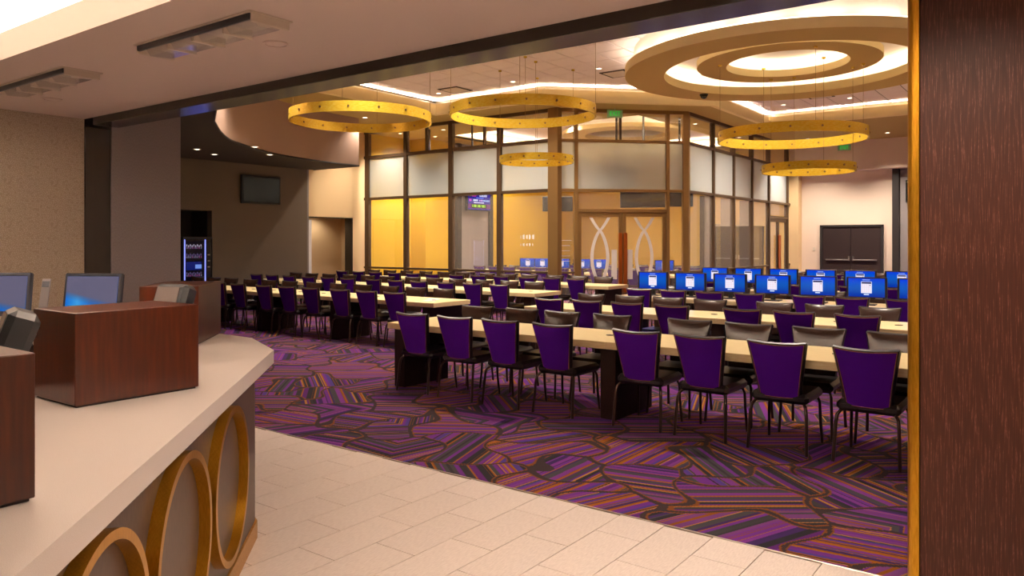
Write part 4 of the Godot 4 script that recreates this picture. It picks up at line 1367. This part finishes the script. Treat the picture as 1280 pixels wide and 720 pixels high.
# ------------------------------------------------------------------ things on walls
func make_wall_things() -> void:
	var tv := thing("wall_television", "switched off black television on the brown fabric wall", "television", Vector3(LWX + 0.07, 3.05, -12.34), PI / 2)
	bpart("housing", Vector3.ZERO, Vector3(1.2, 0.74, 0.07), "black_plastic", tv, 0.01)
	part("screen", quad_mesh(1.1, 0.64), "screen_off", tv, Vector3(0, 0, 0.036))
	bpart("bracket", Vector3(0, 0, -0.05), Vector3(0.4, 0.3, 0.05), "charcoal", tv)
	var tv2 := thing("wall_television", "black television on the grey panel right of the double doors", "television", Vector3(-4.25, 3.3, BACK + 0.2), 0.0)
	bpart("housing", Vector3.ZERO, Vector3(0.35, 0.72, 0.1), "black_plastic", tv2, 0.01)
	part("screen", quad_mesh(0.3, 0.64), "screen_off", tv2, Vector3(0, 0, 0.051))
	# vending machine
	var v := thing("vending_machine", "lit glass-front snack vending machine in the wall recess", "vending machine", Vector3(LWX - 0.20, 0, -10.53), PI / 2)
	bpart("cabinet", Vector3(0, 0.9, -0.05), Vector3(0.78, 1.8, 0.6), "charcoal", v, 0.01)
	part("product_window", quad_mesh(0.5, 1.45), "screen_vending", v, Vector3(-0.08, 0.98, 0.252))
	for s in [[-0.345, "light_tube"], [0.2, "light_tube"]]:
		bpart(s[1], Vector3(s[0], 0.98, 0.262), Vector3(0.025, 1.5, 0.02), "vending_tube", v, 0.004)
	bpart("frame", Vector3(0, 1.77, 0.26), Vector3(0.78, 0.05, 0.03), "chrome_dark", v, 0.004)
	bpart("frame", Vector3(0.38, 0.9, 0.26), Vector3(0.02, 1.8, 0.03), "chrome_dark", v, 0.004)
	bpart("control_panel", Vector3(0.29, 1.2, 0.258), Vector3(0.13, 0.9, 0.02), "black_plastic", v, 0.004)
	for k in 3:
		bpart("control_panel_slot", Vector3(0.29, 1.35 - 0.15 * k, 0.27), Vector3(0.06, 0.03, 0.01), "steel", v)
	area_light(Vector3(0, 1.0, 0.3), Vector3.BACK, Vector2(0.5, 1.4), Color(0.4, 0.45, 1.0), 0.12, v)
	# double doors in the back wall
	var d := thing("door_3", "dark brown double exit doors with steel push bars", "door", Vector3(-6.11, 0, BACK + 0.02), 0, "", "structure")
	bpart("door_frame", Vector3(-0.96, 1.115, 0.01), Vector3(0.08, 2.23, 0.1), "charcoal", d, 0.004)
	bpart("door_frame", Vector3(0.96, 1.115, 0.01), Vector3(0.08, 2.23, 0.1), "charcoal", d, 0.004)
	bpart("door_frame", Vector3(0, 2.21, 0.01), Vector3(2.0, 0.07, 0.1), "charcoal", d, 0.004)
	for s in [-1.0, 1.0]:
		var leaf := bpart("leaf", Vector3(s * 0.46, 1.09, 0.0), Vector3(0.91, 2.17, 0.05), "door_brown", d, 0.004)
		bpart("push_bar", Vector3(s * -0.03, -0.03, 0.06), Vector3(0.76, 0.045, 0.05), "steel", leaf, 0.008)
		bpart("latch_case", Vector3(s * -0.4, 0.02, 0.05), Vector3(0.05, 0.16, 0.06), "steel", leaf, 0.006)
	solo("wall_switch", "small white switch plate left of the double doors", "switch", box_mesh(Vector3(0.09, 0.13, 0.015), 0.004), "vent", Vector3(-7.32, 1.42, BACK + 0.008))
	solo("wall_outlet", "small dark outlet plate low on the cream back wall", "outlet", box_mesh(Vector3(0.1, 0.1, 0.02), 0.004), "grey_plastic", Vector3(-7.05, 1.08, BACK + 0.01))
	# tinted screen pane that stands behind the side glass
	var tp := thing("glass_screen", "tall tinted glass screen behind the side glass wall", "screen", Vector3(-8.5, 0, -23.6), PI / 2)
	bpart("pane", Vector3(0, 1.45, 0), Vector3(4.4, 1.5, 0.01), "tinted_pane", tp)
	for s in [-2.1, 2.1]:
		bpart("post", Vector3(s, 1.1, 0), Vector3(0.04, 2.2, 0.04), "mullion", tp, 0.004)
	# exit signs
	for q in [[Vector3(-9.3, 4.88, -16.9), 0.785, "green exit sign hung inside the glass room above the entrance doors"], [Vector3(-8.4, 4.80, -24.6), 0.6, "green exit sign seen through the side glass wall"], [Vector3(-6.2, 4.80, -26.9), 0.3, "green exit sign hung before the cream back wall"]]:
		var s := thing("exit_sign", q[2], "sign", q[0], q[1])
		bpart("plate", Vector3.ZERO, Vector3(0.4, 0.2, 0.02), "exit_plate", s, 0.004)
		var tm := TextMesh.new()
		tm.text = "EXIT"
		tm.font = SystemFont.new()
		tm.font.font_names = PackedStringArray(["Droid Sans"])
		tm.font_size = 32
		tm.pixel_size = 0.0046
		tm.depth = 0.008
		part("letters", tm, "exit_letters", s, Vector3(0, 0, 0.014))
		part("rod", tube_mesh([Vector3(0, 0.1, 0), Vector3(0, SOFF - q[0].y, 0)], 0.01, 6), "steel", s)

# ------------------------------------------------------------------ fittings on the lobby ceiling
func make_fixtures() -> void:
	for q in [[-4.43, "long recessed wall washer with prism glass nearest the opening's middle"], [-6.78, "long recessed wall washer with prism glass beside the papered wall"]]:
		var t := thing("prism_light", q[1], "ceiling light", Vector3(q[0], LOBBY_H, -2.75), 0, "lobby wall washers")
		bpart("tray", Vector3(0, -0.004, 0), Vector3(1.3, 0.012, 0.3), "vent", t, 0.003)
		bpart("reflector", Vector3(0, -0.026, 0.125), Vector3(1.26, 0.04, 0.03), "chrome_dark", t, 0.008)
		for s in [-1.0, 1.0]:
			for k in 2:
				var x: float = s * (0.16 + 0.3 * k)
				var st := tool()
				add_prism_bar(st, 0.28)
				part("prism_glass", st.commit(), "prism_glass", t, Vector3(x, -0.012, 0.0))
			bpart("rib", Vector3(s * 0.31, -0.04, 0), Vector3(0.012, 0.06, 0.2), "vent", t)
		bpart("rib", Vector3(0, -0.04, 0), Vector3(0.03, 0.06, 0.22), "vent", t)
		for s in [-1.0, 1.0]:
			bpart("end_plate", Vector3(s * 0.635, -0.03, 0), Vector3(0.02, 0.06, 0.26), "vent", t, 0.004)
	for q in [[-4.29, "flat round cover plate on the lobby ceiling by the beam"], [-7.62, "flat round cover plate on the lobby ceiling by the papered wall"]]:
		var t := thing("cover_plate", q[1], "ceiling plate", Vector3(q[0], LOBBY_H, -3.15), 0, "lobby ceiling cover plates")
		part("plate", lathe_mesh([Vector2(0, -0.008), Vector2(0.06, -0.008), Vector2(0.075, 0.0)], 28), "lobby_ceiling", t)
		part("rim", ring_mesh(0.072, 0.08, -0.008, 0.0, 28), "lobby_ceiling", t)
	var dc := thing("dome_camera", "small black dome camera under the round ceiling feature", "camera", Vector3(-6.55, 4.9, -15.9))
	part("base", disc_mesh(0.09, 0.03, 20), "charcoal", dc, Vector3(0, -0.03, 0))
	var prof := []
	for k in 9:
		var a := PI / 2 * k / 8.0
		prof.append(Vector2(0.075 * sin(a), -0.03 - 0.075 * cos(a)))
	part("dome", lathe_mesh(prof, 20), "screen_off", dc)

func add_prism_bar(st: SurfaceTool, w: float) -> void:
	# a shallow trough with slanted sides, hanging below the ceiling
	var h := w * 0.5
	var sec := [Vector2(0.10, 0.0), Vector2(0.06, -0.055), Vector2(-0.09, -0.045), Vector2(-0.12, 0.0)]
	for i in 3:
		var a: Vector2 = sec[i]
		var b: Vector2 = sec[i + 1]
		var n := Vector3(0, -(a.x - b.x), (a.y - b.y)).normalized()
		face(st, [Vector3(-h, a.y, a.x), Vector3(h, a.y, a.x), Vector3(h, b.y, b.x), Vector3(-h, b.y, b.x)], n)
